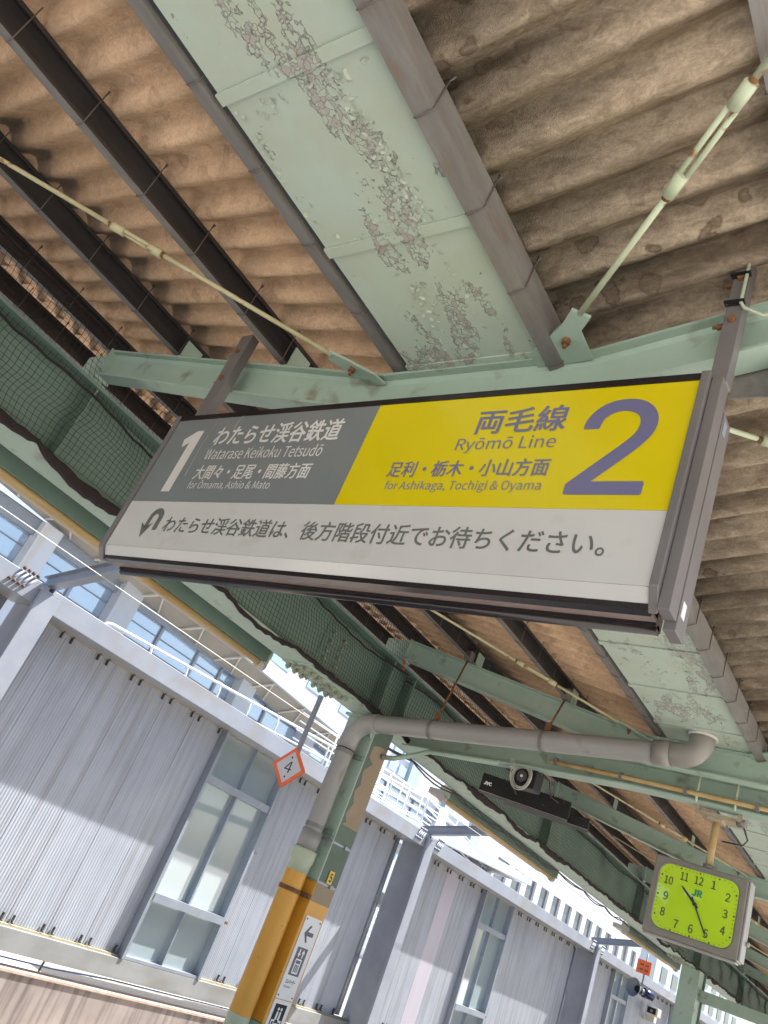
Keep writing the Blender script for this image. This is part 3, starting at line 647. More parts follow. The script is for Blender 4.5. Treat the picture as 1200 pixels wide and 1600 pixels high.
def nz(a, b, c=0.0):
    return math.sin(a*1.7+c)*math.cos(b*2.3-c*1.3)+0.5*math.sin(a*3.9+b*1.1+c*2)+0.3*math.cos(b*6.1-a*2.2+c)
def bird_net(y0, y1, label, seed):
    e = empty('bird_net', label, 'bird net', 'black bird nets hung in front of the girder')
    p = 0.037; ny = int((y1-y0)/p); H = 0.92; nzn = int(H/p)
    V = {}
    mb = MB(); r = 0.0018
    def P(i, j):
        y = y0+i*p; s = j/nzn
        z = 1.635+s*H
        # pulled in at the mid rope, sagging between
        x = -4.43 - 0.10*s + 0.030*nz(y*1.6, s*2.5, seed)*math.sin(math.pi*min(1, s*1.0+0.03)) 
        if s > 0.52: x -= 0.10*(s-0.52)
        yy = y + 0.020*nz(y*0.9+3, s*4+1, seed+2); zz = z + 0.018*nz(y*1.2+7, s*3+5, seed+4)*(1 if 0 < j < nzn else 0.3)
        return Vector((x, yy, zz))
    pts = [[P(i, j) for j in range(nzn+1)] for i in range(ny+1)]
    def thread(row, r):
        b = len(mb.v); n = 3
        for q in row:
            mb.v += [(q.x+r, q.y, q.z), (q.x-r*.5, q.y+r*.6, q.z+r*.6), (q.x-r*.5, q.y-r*.6, q.z-r*.6)]
        for i in range(len(row)-1):
            for k in range(3):
                k2 = (k+1) % 3; mb.f.append((b+i*3+k, b+i*3+k2, b+i*3+3+k2, b+i*3+3+k)); mb.smooth.append(True)
    def thread_v(row, r):
        b = len(mb.v)
        for q in row:
            mb.v += [(q.x+r, q.y, q.z), (q.x-r*.5, q.y+r*.85, q.z), (q.x-r*.5, q.y-r*.85, q.z)]
        for i in range(len(row)-1):
            for k in range(3):
                k2 = (k+1) % 3; mb.f.append((b+i*3+k, b+i*3+k2, b+i*3+3+k2, b+i*3+3+k)); mb.smooth.append(True)
    for j in range(nzn+1): thread([pts[i][j] for i in range(ny+1)], r)
    for i in range(ny+1): thread_v(pts[i], r)
    me = bpy.data.meshes.new('mesh_sheet'); me.from_pydata(mb.v, [], mb.f); me.materials.append(K['net']); me.update()
    o = bpy.data.objects.new('mesh_sheet', me); C.objects.link(o); o.parent = e
    # edge ropes
    jm = int(nzn*0.52)
    MB().tube([pts[i][nzn] for i in range(0, ny+1, 3)], 0.009, 5).obj('top_rope', 'netrope', e)
    MB().tube([pts[i][jm]+Vector((0.008, 0, 0.006*math.sin(i))) for i in range(0, ny+1, 2)], 0.0085, 5).obj('middle_rope', 'netrope', e)
    # gathered hem hanging in scallops below the flange edge
    path = []; rad = []; y = y0; rg = random.Random(int(seed*10))
    while y < y1:
        L = rg.uniform(0.45, 1.15); dp_ = rg.choice((0.01, 0.018, 0.03, 0.055)); fat = rg.choice((0.003, 0.008, 0.014, 0.026)); n = int(L/0.05)
        for i in range(n):
            u = i/n; sn = math.sin(math.pi*u)**0.8
            path.append((-4.435+0.010*nz(y*9, 1, seed), y+L*u, 1.634-dp_*sn+0.007*nz((y+L*u)*14, 2, seed))); rad.append(0.011+fat*sn+0.006*abs(nz((y+L*u)*17, 3, seed)))
        y += L
    path.append((-4.435, y1, 1.634)); rad.append(0.012)
    MB().tube(path, [max(0.008, q) for q in rad], 8).obj('gathered_hem', 'netrope', e)
    return e
bird_net(-1.6, 5.98, 'nearest black bird net over the girder, left of the sign and below it', 0.3)
bird_net(6.05, 17.9, 'black bird net over the girder from the orange-banded column to the clock', 1.7)
bird_net(18.0, 26.0, 'far black bird net behind the clock at the right edge', 2.9)

# ================================================================== light troughs outside the girder
def trough(y0, y1, label):
    e = empty('light_trough', label, 'light fitting', 'long green light troughs along the platform edge', (0, 0, 0))
    MB().box(-5.30, -5.17, y0, y1, 1.625, 1.745).obj('housing', 'girder', e)
    MB().box(-5.48, -5.305, y0+0.02, y1-0.02, 1.628, 1.70).obj('cover', 'cover', e, 0.01)
    mb = MB().tube([(-5.245, y0-0.02, 1.606), (-5.235, y1+0.02, 1.606)], 0.030, 10)
    mb.obj('tube', 'cream', e)
    for y in (y0, y1):
        MB().box(-5.31, -5.16, y-0.012, y+0.012, 1.615, 1.75).obj('end_cap', 'pvcg', e)
        MB().tube([(-5.245, y-0.045, 1.603), (-5.245, y+0.045, 1.603)], 0.048, 10).obj('socket', 'cover', e)
    for y in (y0+0.5, (y0+y1)/2, y1-0.5):
        MB().box(-5.16, -4.765, y-0.02, y+0.02, 1.745, 1.765).obj('arm', 'steel', e)
    return e
trough(1.15-2.2, 4.92, 'green light trough with a yellowed tube at the left edge, nearest of the row')
trough(8.55, 12.15, 'green light trough in the middle of the row, below the black bar unit')
trough(15.75, 19.3, 'green light trough at the lower right below the clock')

# ================================================================== near column and its pipe
col = empty('platform_column', 'mint green column with an orange painted lower part and tan patch', 'column', 'columns along the platform', (-4.62, 5.96, -1.6))
def cpart(mb, name, m, bevel=0.0):
    o = mb.obj(name, m, col, bevel); o.location = (4.62, -5.96, 1.6); return o
cx0, cx1, cy0, cy1 = -4.80, -4.45, 5.815, 6.10
cpart(MB().box(cx0, cx1, cy0, cy1, 0.165, 1.598), 'upper_shaft', 'mint', 0.006)
cpart(MB().box(cx0, cx1, cy0, cy1, -0.900, 0.163), 'orange_shaft', 'orange', 0.006)
cpart(MB().box(cx0, cx1, cy0, cy1, -1.60, -0.902), 'lower_shaft', 'mint', 0.006)
cpart(MB().box(cx1+0.0002, cx1+0.0006, cy0+0.012, cy1-0.002, 0.166, 1.574), 'side_face', 'shaded_mint')  # thin skin that paints this side's shade
tp = [(5.845, 0.66), (6.096, 0.66), (6.096, 1.40), (5.97, 1.40)]
zz_ = 1.40
while zz_ > 0.72:
    zz_ -= random.uniform(0.03, 0.07); tp.append((5.845+random.choice((0.0, 0.012, 0.03, 0.05))*(1 if zz_ < 1.2 else 2.2), zz_))
cpart(MB().prism([(cx1+0.0008, u, v) for u, v in tp], (0.001, 0, 0)), 'tan_patch', 'tan')
cpart(MB().box(cx1+0.0006, cx1+0.0012, cy0+0.005, cy1-0.005, 0.02, 0.16), 'brown_patch', 'tan')
cpart(MB().box(cx0-0.03, cx1+0.03, cy0-0.03, cy1+0.03, 1.575, 1.5985), 'cap_plate', 'mint')
cpart(MB().prism([(cx1-0.01, cy0-0.001, 1.57), (cx1-0.01, cy0-0.15, 1.57), (cx1-0.01, cy0-0.001, 1.40)], (-0.012, 0, 0)), 'stiffener', 'mint')
for z in (0.50, 0.172):
    o = cpart(MB().box(cx0-0.004, cx1+0.004, cy0-0.004, cy1+0.004, z-0.009, z+0.009), 'strap', 'alu')
    o2 = cpart(MB().box(cx1+0.0042, cx1+0.02, 5.99, 6.03, z-0.014, z+0.014), 'buckle', 'alu')

dp = empty('drainpipe', 'grey pipe running from the gutter to the column and down it, orange painted below', 'drainpipe')
px, py, pr = -4.60, 5.70, 0.079
def pz(x): return 1.548+0.105*(x+4.15)
ctr = [(x, py, pz(x)) for x in (-4.42, -3.5, -2.6, -1.85)]
MB().tube(ctr, pr, 20, caps=False).obj('horizontal_pipe', 'pvc', dp)
el = [(-4.42, py, pz(-4.42))]
for i in range(1, 7):
    a = math.pi/2*i/6; el.append((-4.42-0.18*math.sin(a), py, pz(-4.42)-0.18*(1-math.cos(a))-0.02*math.sin(a)))
MB().tube([(-4.36, py, pz(-4.36))]+el+[(px, py, el[-1][2]-0.07)], pr+0.007, 20).obj('elbow', 'pvc', dp)
MB().tube([(px, py, 1.24), (px, py, 0.50)], pr, 20, caps=False).obj('downpipe', 'pvc', dp)
MB().tube([(px, py, 0.52), (px, py, 0.36)], pr+0.012, 20).obj('coupling', 'pvc', dp)
MB().tube([(px, py, 0.365), (px, py, 0.34), (px, py, 0.30), (px, py, 0.265), (px, py, 0.255), (px, py, 0.18)], [pr+0.026, pr+0.024, pr+0.026, pr+0.022, pr+0.016, pr+0.014], 20).obj('sleeve', 'pvcg', dp)
MB().tube([(px, py, 0.18), (px, py, -0.90)], pr+0.013, 20, caps=False).obj('orange_pipe', 'orange', dp)
MB().tube([(px, py, -0.90), (px, py, -1.60)], pr+0.013, 20, caps=False).obj('lower_pipe', 'pvcg', dp)
e2 = [(-1.90, py, pz(-1.9)), (-1.78, py, pz(-1.78))]
for i in range(1, 7):
    a = math.pi/2*i/6; e2.append((-1.78+0.13*math.sin(a), py, pz(-1.78)+0.13*(1-math.cos(a))))
e2.append((-1.65, py, 1.952))
MB().tube(e2, pr+0.006, 20).obj('elbow', 'pvc2', dp)
MB().tube([(-1.96, py, pz(-1.96)), (-1.84, py, pz(-1.84))], pr+0.011, 20).obj('coupling', 'pvc2', dp)
MB().tube([(-1.65, py, 1.945), (-1.65, py, 1.968)], pr+0.022, 24).obj('flange', 'offwhite', dp)
for z, m in ((1.22, 'steel'), (0.56, 'steel'), (0.04, 'rust')):
    b_ = MB().tube([(px, py, z-0.018), (px, py, z+0.018)], pr+0.006 if z > 0.1 else pr+0.019, 20, caps=False).obj('clamp', m, dp)
    MB().box(px+0.03, px+0.15, py+0.075, 5.813, z-0.02, z+0.02).obj('clamp_arm', 'girder' if z > 0.1 else 'rust', b_)
for x in (-3.80, -2.80):
    ho = MB().tube([(x-0.014, py, pz(x)), (x+0.014, py, pz(x))], pr+0.006, 20, caps=False).obj('hanger_band', 'steel', dp)
    MB().tube([(x, py, pz(x)+pr), (x, py+0.16, beam_z(x)-0.0)], 0.0085, 6).obj('rod', 'rust', ho)
    MB().box(x-0.03, x+0.03, py+0.13, py+0.21, beam_z(x)+0.001, beam_z(x)+0.09).obj('clip', 'steel', ho)
    MB().box(x-0.012, x+0.012, py-0.02, py+0.03, pz(x)+pr, pz(x)+pr+0.07).obj('clip', 'rust', ho)

# signs on the column (face +X)
PC = lambda u, v: (cx1+0.0072, u, v)
es = empty('elevator_sign', 'narrow white sign with left arrow and lift symbol on the orange column', 'sign')
MB().box(cx1+0.001, cx1+0.006, 5.845, 6.072, -0.705, -0.088).obj('plate', 'white', es)
def pc(poly, m, par, name='symbol', d=0.0): return MB().prism([(cx1+0.0064+d, u, v) for u, v in poly], (0.0004, 0, 0)).obj(name, m, par)
pc([(5.895, -0.215), (5.945, -0.150), (5.970, -0.150), (5.938, -0.199), (6.020, -0.199), (6.020, -0.231), (5.938, -0.231), (5.970, -0.280), (5.945, -0.280)], 'navy', es, 'arrow')
pc([(5.885, -0.530), (6.025, -0.530), (6.025, -0.320), (5.885, -0.320)], 'navy', es)
pc([(5.915, -0.515), (5.995, -0.515), (5.995, -0.405), (5.915, -0.405)], 'white', es, d=0.0005)
pc([(5.925, -0.440), (5.985, -0.440), (5.985, -0.416), (5.925, -0.416)], 'navy', es, d=0.001)
for q in range(3):
    u = 5.928+0.020*q
    pc([(u, -0.505), (u+0.013, -0.505), (u+0.013, -0.448), (u, -0.448)], 'navy', es, d=0.001)
pc([(5.930, -0.395), (5.950, -0.366), (5.937, -0.366), (5.937, -0.332), (5.923, -0.332), (5.923, -0.366), (5.910, -0.366)], 'white', es, d=0.0005)
pc([(5.980, -0.332), (6.000, -0.361), (5.987, -0.361), (5.987, -0.395), (5.973, -0.395), (5.973, -0.361), (5.960, -0.361)], 'white', es, d=0.0005)
text('エレベーター', (5.890, 6.020, -0.592, -0.560), PC, 'navy', es, bold=0.008)
text('Elevator', (5.890, 5.975, -0.622, -0.602), PC, 'navy', es)
for u in (5.865, 6.052):
    for v in (-0.112, -0.682): MB().tube([(cx1+0.006, u, v), (cx1+0.009, u, v)], 0.007, 8).obj('screw', 'wire', es)
ws = empty('waiting_room_sign', 'white sign with seated figures symbol below the lift sign on the column', 'sign')
MB().box(cx1+0.001, cx1+0.006, 5.845, 6.072, -1.30, -0.712).obj('plate', 'white', ws)
pc([(5.880, -0.960), (6.030, -0.960), (6.030, -0.740), (5.880, -0.740)], 'black', ws)
def disc(u, v, r, n=12): return [(u+r*math.cos(6.2832*i/n), v+r*math.sin(6.2832*i/n)) for i in range(n)]
for s, u0 in ((1, 5.938), (-1, 5.975)):
    pc(disc(u0, -0.775, 0.012), 'white', ws, d=0.0005)
    pc([(u0-0.010, -0.793), (u0+0.010, -0.793), (u0+0.012, -0.850), (u0-0.012, -0.850)], 'white', ws, d=0.0005)
    pc([(u0-s*0.0, -0.851), (u0-s*0.045, -0.851), (u0-s*0.045, -0.905), (u0-s*0.034, -0.905), (u0-s*0.034, -0.865), (u0-s*0.0, -0.865)][::s], 'white', ws, d=0.0006)
pc([(5.92, -0.880), (6.00, -0.880), (6.00, -0.873), (5.92, -0.873)], 'white', ws, d=0.0005)
p5 = empty('number_plaque', 'small yellow plaque with 5 strapped to the column', 'plaque')
MB().box(cx1+0.005, cx1+0.010, 5.925, 5.995, 0.186, 0.290).obj('plate', 'yellow5', p5)
text('5', (5.945, 5.978, 0.205, 0.270), lambda u, v: (cx1+0.0108, u, v), 'black', p5, 'numeral', 0.01)

# far column
c2 = empty('platform_column', 'plain mint green column in the lower right corner beyond the clock', 'column', 'columns along the platform', (-4.5, 17.9, -1.6))
o = MB().box(-0.22, 0.12, -0.17, 0.17, 0.0, 3.198).obj('shaft', 'mint', c2, 0.006)
o = MB().box(-0.20, 0.16, 0.171, 0.20, 0.0, 3.198).obj('rear_flange', 'girder', c2)
MB().box(0.122, 5.0, -0.02, 0.12, 2.70, 2.90).obj('arm', 'mint', c2)
c3 = empty('platform_column', 'farthest mint column showing under the roof edge at the right', 'column', 'columns along the platform', (-4.5, 29.9, -1.6))
MB().box(-0.22, 0.12, -0.17, 0.17, 0.0, 3.198).obj('shaft', 'mint', c3)

# ================================================================== tie beam with conduit
tb = empty('tie_beam', 'pale mint cross beam under the drainpipe carrying the cream conduit and the clock', 'beam')
def tz(x): return 1.655 if x > -2.3 else 1.655-0.055*(-2.3-x)
xs = [-4.44, -2.3, 2.4]
def tbs(za, zb_, ya, yb, name):
    mb = MB()
    for a, b in zip(xs[:-1], xs[1:]):
        mb.hexa([(a, ya, tz(a)+za), (b, ya, tz(b)+za), (b, yb, tz(b)+za), (a, yb, tz(a)+za), (a, ya, tz(a)+zb_), (b, ya, tz(b)+zb_), (b, yb, tz(b)+zb_), (a, yb, tz(a)+zb_)])
    mb.obj(name, 'mint', tb)
tbs(0, 0.012, 6.25, 6.40, 'lower_flange'); tbs(0.19, 0.202, 6.25, 6.40, 'upper_flange'); tbs(0.012, 0.19, 6.32, 6.33, 'web')
cd = empty('conduit', 'cream electrical conduit clipped along the mint cross beam', 'pipe')
MB().tube([(-2.95, 6.225, 1.69), (-2.3, 6.225, 1.70), (2.2, 6.225, 1.70)], 0.019, 8).obj('pipe', 'cream', cd)
for x in (-2.9, -2.35, -1.85, -1.35): MB().box(x-0.012, x+0.012, 6.203, 6.249, 1.672, 1.728).obj('clip', 'steel', cd)
j = empty('conduit', 'thin mint conduit elbow coming off the column towards the net', 'pipe')
MB().tube([(-4.44, 6.03, 1.33), (-4.36, 6.10, 1.36), (-4.25, 6.2, 1.45), (-4.10, 6.23, 1.53), (-3.4, 6.235, 1.58)], 0.022, 8).obj('pipe', 'mint', j)
for x in (-1.77, -1.50):
    tag(MB().tube([(x, 6.23, 1.64), (x, 6.23, 1.93)], 0.010, 6).obj('hanger_rod', 'rodmint'), 'short pale rod holding the conduit beside the drainpipe elbow, '+('left one' if x < -1.6 else 'right one'), 'rod', 'rods over the clock bracket')

# ================================================================== clock
CY = 6.40
ck = empty('station_clock', 'square lime green clock in a grey case showing ten twenty-five', 'clock', None, (0, 0, 0))
cX0, cX1, cZ0, cZ1 = -2.020, -1.368, 0.705, 1.245
MB().box(cX0, cX1, CY+0.004, CY+0.15, cZ0, cZ1).obj('case', 'clockcase', ck, 0.012)
def rrect(x0, x1, z0, z1, r, n=6):
    P = []
    for (cx, cz, a0) in ((x1-r, z1-r, 0), (x0+r, z1-r, 90), (x0+r, z0+r, 180), (x1-r, z0+r, 270)):
        for i in range(n+1):
            a = R(a0+90*i/n); P.append((cx+r*math.cos(a), cz+r*math.sin(a)))
    return P
fo = rrect(cX0+0.052, cX1-0.052, cZ0+0.050, cZ1-0.045, 0.075)
MB().prism([(x, CY+0.002, z) for x, z in fo], (0, 0.0018, 0)).obj('face', 'lime', ck)
mb = MB(); fo2 = rrect(cX0+0.044, cX1-0.044, cZ0+0.042, cZ1-0.037, 0.083); n = len(fo)
for i in range(n):
    k = (i+1) % n
    mb.quad((fo[i][0], CY+0.001, fo[i][1]), (fo[k][0], CY+0.001, fo[k][1]), (fo2[k][0], CY-0.004, fo2[k][1]), (fo2[i][0], CY-0.004, fo2[i][1]), True)
    mb.quad((fo2[i][0], CY-0.004, fo2[i][1]), (fo2[k][0], CY-0.004, fo2[k][1]), (fo2[k][0], CY+0.003, fo2[k][1]), (fo2[i][0], CY+0.003, fo2[i][1]), True)
mb.obj('face_bezel', 'clockcase', ck)
MB().box(cX1+0.001, cX1+0.014, CY+0.01, CY+0.145, cZ0+0.01, cZ1-0.01).obj('side_trim', 'clockrim', ck, 0.003)
MB().box(cX0+0.01, cX1-0.01, CY+0.01, CY+0.10, cZ0-0.012, cZ0-0.001).obj('bottom_trim', 'clockrim', ck, 0.003)
MB().tube([(cX1+0.014, CY+0.12, cZ0+0.14), (cX1+0.035, CY+0.12, cZ0+0.14)], 0.016, 10).obj('latch', 'clockrim', ck)
ccx, ccz = -1.692, 0.975
PK = lambda u, v: (u, CY-0.0002, v)
for h in range(1, 13):
    a = R(90-30*h); c_, s_ = math.cos(a), math.sin(a)
    rad = 0.205/max(abs(c_)*0.93, abs(s_)*1.08, 0.80)
    x = ccx+c_*rad*0.93; z = ccz+s_*rad*0.86
    wd = 0.030 if h < 10 else (0.058 if h != 11 else 0.052)
    text(str(h), (x-wd/2, x+wd/2, z-0.028, z+0.028), PK, 'digit', ck, 'numeral', 0.006)
tk = MB()
for q in range(60):
    a = R(6*q); c_, s_ = math.cos(a), math.sin(a); big = q % 5 == 0
    ra = 0.262/max(abs(c_)*0.93, abs(s_)*1.06, 0.82)
    x = ccx+c_*ra*0.93; z = ccz+s_*ra*0.86
    if big: tk.prism([(x+0.007*math.cos(6.283*i/8), CY, z+0.007*math.sin(6.283*i/8)) for i in range(8)], (0, 0.001, 0))
    else: tk.prism([(x-c_*0.006-s_*0.0015, CY, z-s_*0.006+c_*0.0015), (x+c_*0.006-s_*0.0015, CY, z+s_*0.006+c_*0.0015), (x+c_*0.006+s_*0.0015, CY, z+s_*0.006-c_*0.0015), (x-c_*0.006+s_*0.0015, CY, z-s_*0.006-c_*0.0015)], (0, 0.001, 0))
tk.obj('minute_marks', 'digit', ck)
def hand(deg, L, tail, w_, nm, yy):
    a = R(90-deg); d = Vector((math.cos(a), 0, math.sin(a))); s = Vector((-math.sin(a), 0, math.cos(a))); o_ = Vector((ccx, yy, ccz))
    MB().prism([o_-d*tail-s*w_, o_-d*tail+s*w_, o_+d*L*0.85+s*w_*0.8, o_+d*L, o_+d*L*0.85-s*w_*0.8], (0, 0.002, 0)).obj(nm, 'purple', ck)
hand(312, 0.15, 0.03, 0.008, 'hour_hand', CY-0.006); hand(150, 0.225, 0.05, 0.0052, 'minute_hand', CY-0.010)
MB().tube([(ccx, CY, ccz), (ccx, CY-0.014, ccz)], 0.014, 12).obj('hub', 'purple', ck)
text('JR', (ccx-0.03, ccx+0.035, ccz+0.055, ccz+0.098), PK, 'teal', ck, 'logo', 0.02)
MB().tube([(-1.665, CY+0.07, 1.246), (-1.665, CY+0.07, 1.600)], 0.026, 12).obj('hanging_pole', 'cream', ck)
MB().tube([(-1.665, CY+0.07, 1.246), (-1.665, CY+0.07, 1.275)], 0.040, 12).obj('pole_collar', 'clockcase', ck)
MB().box(-1.77, -1.50, CY-0.05, CY+0.14, 1.605, 1.622).obj('mounting_plate', 'ledge', ck)
for ca in ((-1.72, -1.61, CY-0.01, CY+0.12, 1.585, 1.6045), (-1.80, -1.771, CY-0.05, CY, 1.60, 1.654), (-1.499, -1.47, CY-0.05, CY, 1.60, 1.654)): MB().box(*ca).obj('clamp', 'ledge', ck)
MB().tube([(-1.50, CY-0.02, 1.60), (-1.44, CY-0.03, 1.60)], 0.028, 10).obj('junction', 'steel', ck)
MB().tube([(-1.46, CY-0.03, 1.59), (-1.42, CY, 1.50), (-1.46, CY+.06, 1.47), (-1.60, CY+0.05, 1.46)], 0.006, 6).obj('cord', 'wire', ck)

# ================================================================== black bar unit hung under the cross beam
un = empty('bar_speaker', 'black slatted bar unit with a small white logo hanging under the cross beam', 'speaker')
A = Vector((-3.80, 6.76, 1.50)); B = Vector((-3.03, 7.04, 1.50)); D = (B-A).normalized(); Sd = D.cross(Vector((0, 0, 1))).normalized()
MB().bar(A, B, 0.11, 0.165).obj('upper_bar', 'black', un, 0.006)
A2 = A+D*0.22-Sd*0.14+Vector((0, 0, -0.03)); B2 = B+D*0.18-Sd*0.14+Vector((0, 0, -0.03))
MB().bar(A2, B2, 0.13, 0.10).obj('lower_bar', 'black', un, 0.006)
mb = MB()
for i in range(22):
    p = A+D*(0.20+0.025*i); mb.bar(p-Vector((0, 0, 0.086)), p+Vector((0, 0, 0.088)), 0.116, 0.008, up=D)
mb.obj('fins', 'black', un)
MB().bar(A+Vector((0, 0, -0.080))+Sd*0.057, B+Vector((0, 0, -0.080))+Sd*0.057, 0.008, 0.006).obj('trim', 'steel', un)
MB().bar(A2+Vector((0, 0, -0.046))+Sd*0.067, B2+Vector((0, 0, -0.046))+Sd*0.067, 0.006, 0.006).obj('trim', 'steel', un)
text('JVC', (0.03, 0.10, -0.015, 0.012), lambda u, v: A+D*u+Sd*0.0562+Vector((0, 0, v)), 'white', un, 'logo', 0.03)
for t in (0.45, 0.62):
    p = A+D*t; MB().bar(p+Vector((0, 0, 0.03)), p+Vector((0, 0, 0.16)), 0.02, 0.03, up=D).obj('bracket', 'steel', un)
for q, t in enumerate((0.62, 0.70, 0.78)):
    p = A+D*t-Sd*0.07; MB().bar(p+Vector((0, 0, -.01)), p+D*0.04+Vector((0, 0, -0.01)), 0.03, 0.03).obj('bracket', 'steel', un)
cbx = empty('camera_box', 'black box with a coil of pale cable above the bar unit', 'camera')
p = Vector((-3.18, 6.34, 1.545))
MB().box(p.x-0.10, p.x+0.10, p.y-0.02, p.y+0.14, p.z-0.09, p.z+0.095).obj('housing', 'black', cbx, 0.01)
MB().tube([p+Vector((-0.01, -0.022, -0.01)), p+Vector((-0.01, -0.06, -0.015))], 0.048, 16).obj('lens', 'rail', cbx)
MB().tube([p+Vector((-0.01, -0.06, -0.015)), p+Vector((-0.01, -0.066, -0.015))], 0.012, 12).obj('lens_glint', 'white', cbx)
lo = MB()
for q in range(5):
    rr2 = 0.075+0.006*q; ox = random.uniform(-.012, .012); oz = random.uniform(-.012, .012)
    lo.tube([p+Vector((-0.02+ox+rr2*math.cos(6.283*i/24), -0.035-0.006*q+0.004*math.sin(i), -0.02+oz+rr2*1.08*math.sin(6.283*i/24))) for i in range(25)], 0.0042, 5, caps=False)
lo.obj('cable_coil', 'plastic', cbx)
lo = MB()
lo.tube([p+Vector((0.09, 0, 0.05)), p+Vector((0.14, 0.0, 0.06)), p+Vector((0.2, 0.03, 0.02)), p+Vector((0.24, 0.05, -0.1)), p+Vector((0.3, 0.1, -0.12))], 0.005, 5)
lo.tube([p+Vector((-0.09, 0, 0.0)), p+Vector((-0.16, 0.05, -0.05)), p+Vector((-0.14, 0.2, -0.12))], 0.005, 5)
lo.obj('loose_cable', 'wire', cbx)
MB().box(p.x-0.17, p.x-0.12, p.y-0.03, p.y+0.05, p.z+0.05, p.z+0.12).obj('bracket', 'offwhite', cbx)

# ================================================================== diamond 4 sign
ds = empty('diamond_sign', 'orange bordered diamond sign with 4 hanging on a pole from the girder', 'sign', None, (-4.87, 5.4, 1.6))
dm = lambda u, v: (u, -0.002, v)
hw, hh, czz = 0.193, 0.182, -0.694
def dpoly(k): return [(0, czz+hh*k), (-hw*k, czz), (0, czz-hh*k), (hw*k, czz)]
MB().prism([dm(*q) for q in dpoly(1.0)], (0, 0.012, 0)).obj('border', 'signorange', ds)
MB().prism([(u, -0.0035, v) for u, v in dpoly(0.77)], (0, 0.001, 0)).obj('plate', 'paleface', ds)
text('4', (-0.042, 0.040, czz-0.050, czz+0.050), lambda u, v: (u, -0.0045, v), 'navy', ds, 'numeral', 0.0)
for q in (-1, 1): MB().prism([(0.01*math.cos(6.283*i/10), -0.0045, czz+q*0.085+0.01*math.sin(6.283*i/10)) for i in range(10)], (0, 0.0005, 0)).obj('dot', 'navy', ds)
MB().box(-0.017, 0.017, 0.011, 0.045, czz+hh-0.05, -0.014).obj('pole', 'bluegrey', ds)

# ================================================================== screen wall across the track
WX = -9.5
rib = []
pitch = 0.034
nr = 14
def clad_mesh(m):
    mb = MB(); w_ = 0.588; pts = []
    for i in range(nr+1):
        y = w_*i/nr; q = 0.34*w_/nr
        pts += [(y, 0.0), (y+q*0.6, 0.0035), (y+q*1.6, 0.0035), (y+q*2.2, 0.0)] if i < nr else [(y, 0.0)]
    z0_, z1_ = -1.52, 1.76
    for (y, d) in pts:
        mb.v.append((d, y, z0_)); mb.v.append((d, y, z1_))
    for i in range(len(pts)-1): mb.f.append((2*i, 2*i+2, 2*i+3, 2*i+1)); mb.smooth.append(False)
    b = len(mb.v); mb.v += [(-0.02, 0, z0_), (-0.02, w_, z0_), (-0.02, w_, z1_), (-0.02, 0, z1_)]
    mb.f.append((b, b+3, b+2, b+1)); mb.smooth.append(False)
    n_ = len(pts)
    mb.f.append((0, 1, b+3, b)); mb.f.append((2*n_-2, b+1, b+2, 2*n_-1)); mb.smooth += [False, False]
    return mb.mesh('cladding_panel', m)
PM = clad_mesh('clad'); PM2 = clad_mesh('clad2')
hookm = MB().box(0.010, 0.030, -0.012, 0.012, -0.05, 0.03).box(0.010, 0.055, -0.010, 0.010, 0.03, 0.042).tube([(0.03, 0, -0.03), (0.045, 0, -0.05)], 0.006, 5).mesh('clip', 'wire')
def window(y0, y1, par):
    f = MB(); X0 = WX-0.05; X1 = WX+0.13; z0_, z1_ = -1.545, 1.775; t = 0.055
    f.box(X0, X1, y0, y0+t, z0_, z1_).box(X0, X1, y1-t, y1, z0_, z1_)
    fr = f.obj('window_frame', 'alu', par)
    ym = (y0+y1)/2
    for (za, zb_, d) in ((0.95, 1.06, 0.0), (-0.77, -0.66, 0.03), (z0_, z0_+0.04, 0)):
        MB().box(X0+0.01, X1-0.02+d, y0+t+.001, y1-t-.001, za, zb_).obj('transom', 'alu', fr)
    for (za, zb_, w_) in ((1.061, z1_, 0.02), (-0.659, 0.949, 0.035), (z0_+0.041, -0.771, 0.02)):
        MB().box(X0+0.02, X1-0.05, ym-w_/2, ym+w_/2, za, zb_).obj('mullion', 'alu', fr)
    for (za, zb_) in ((1.061, z1_), (-0.659, 0.949), (z0_+0.041, -0.771)):
        for (ya, yb) in ((y0+t+.001, ym-0.021), (ym+0.021, y1-t-.001)):
            MB().box(WX-0.012, WX-0.006, ya, yb, za+0.001, zb_-0.001).obj('pane', 'pane', fr)
    return fr
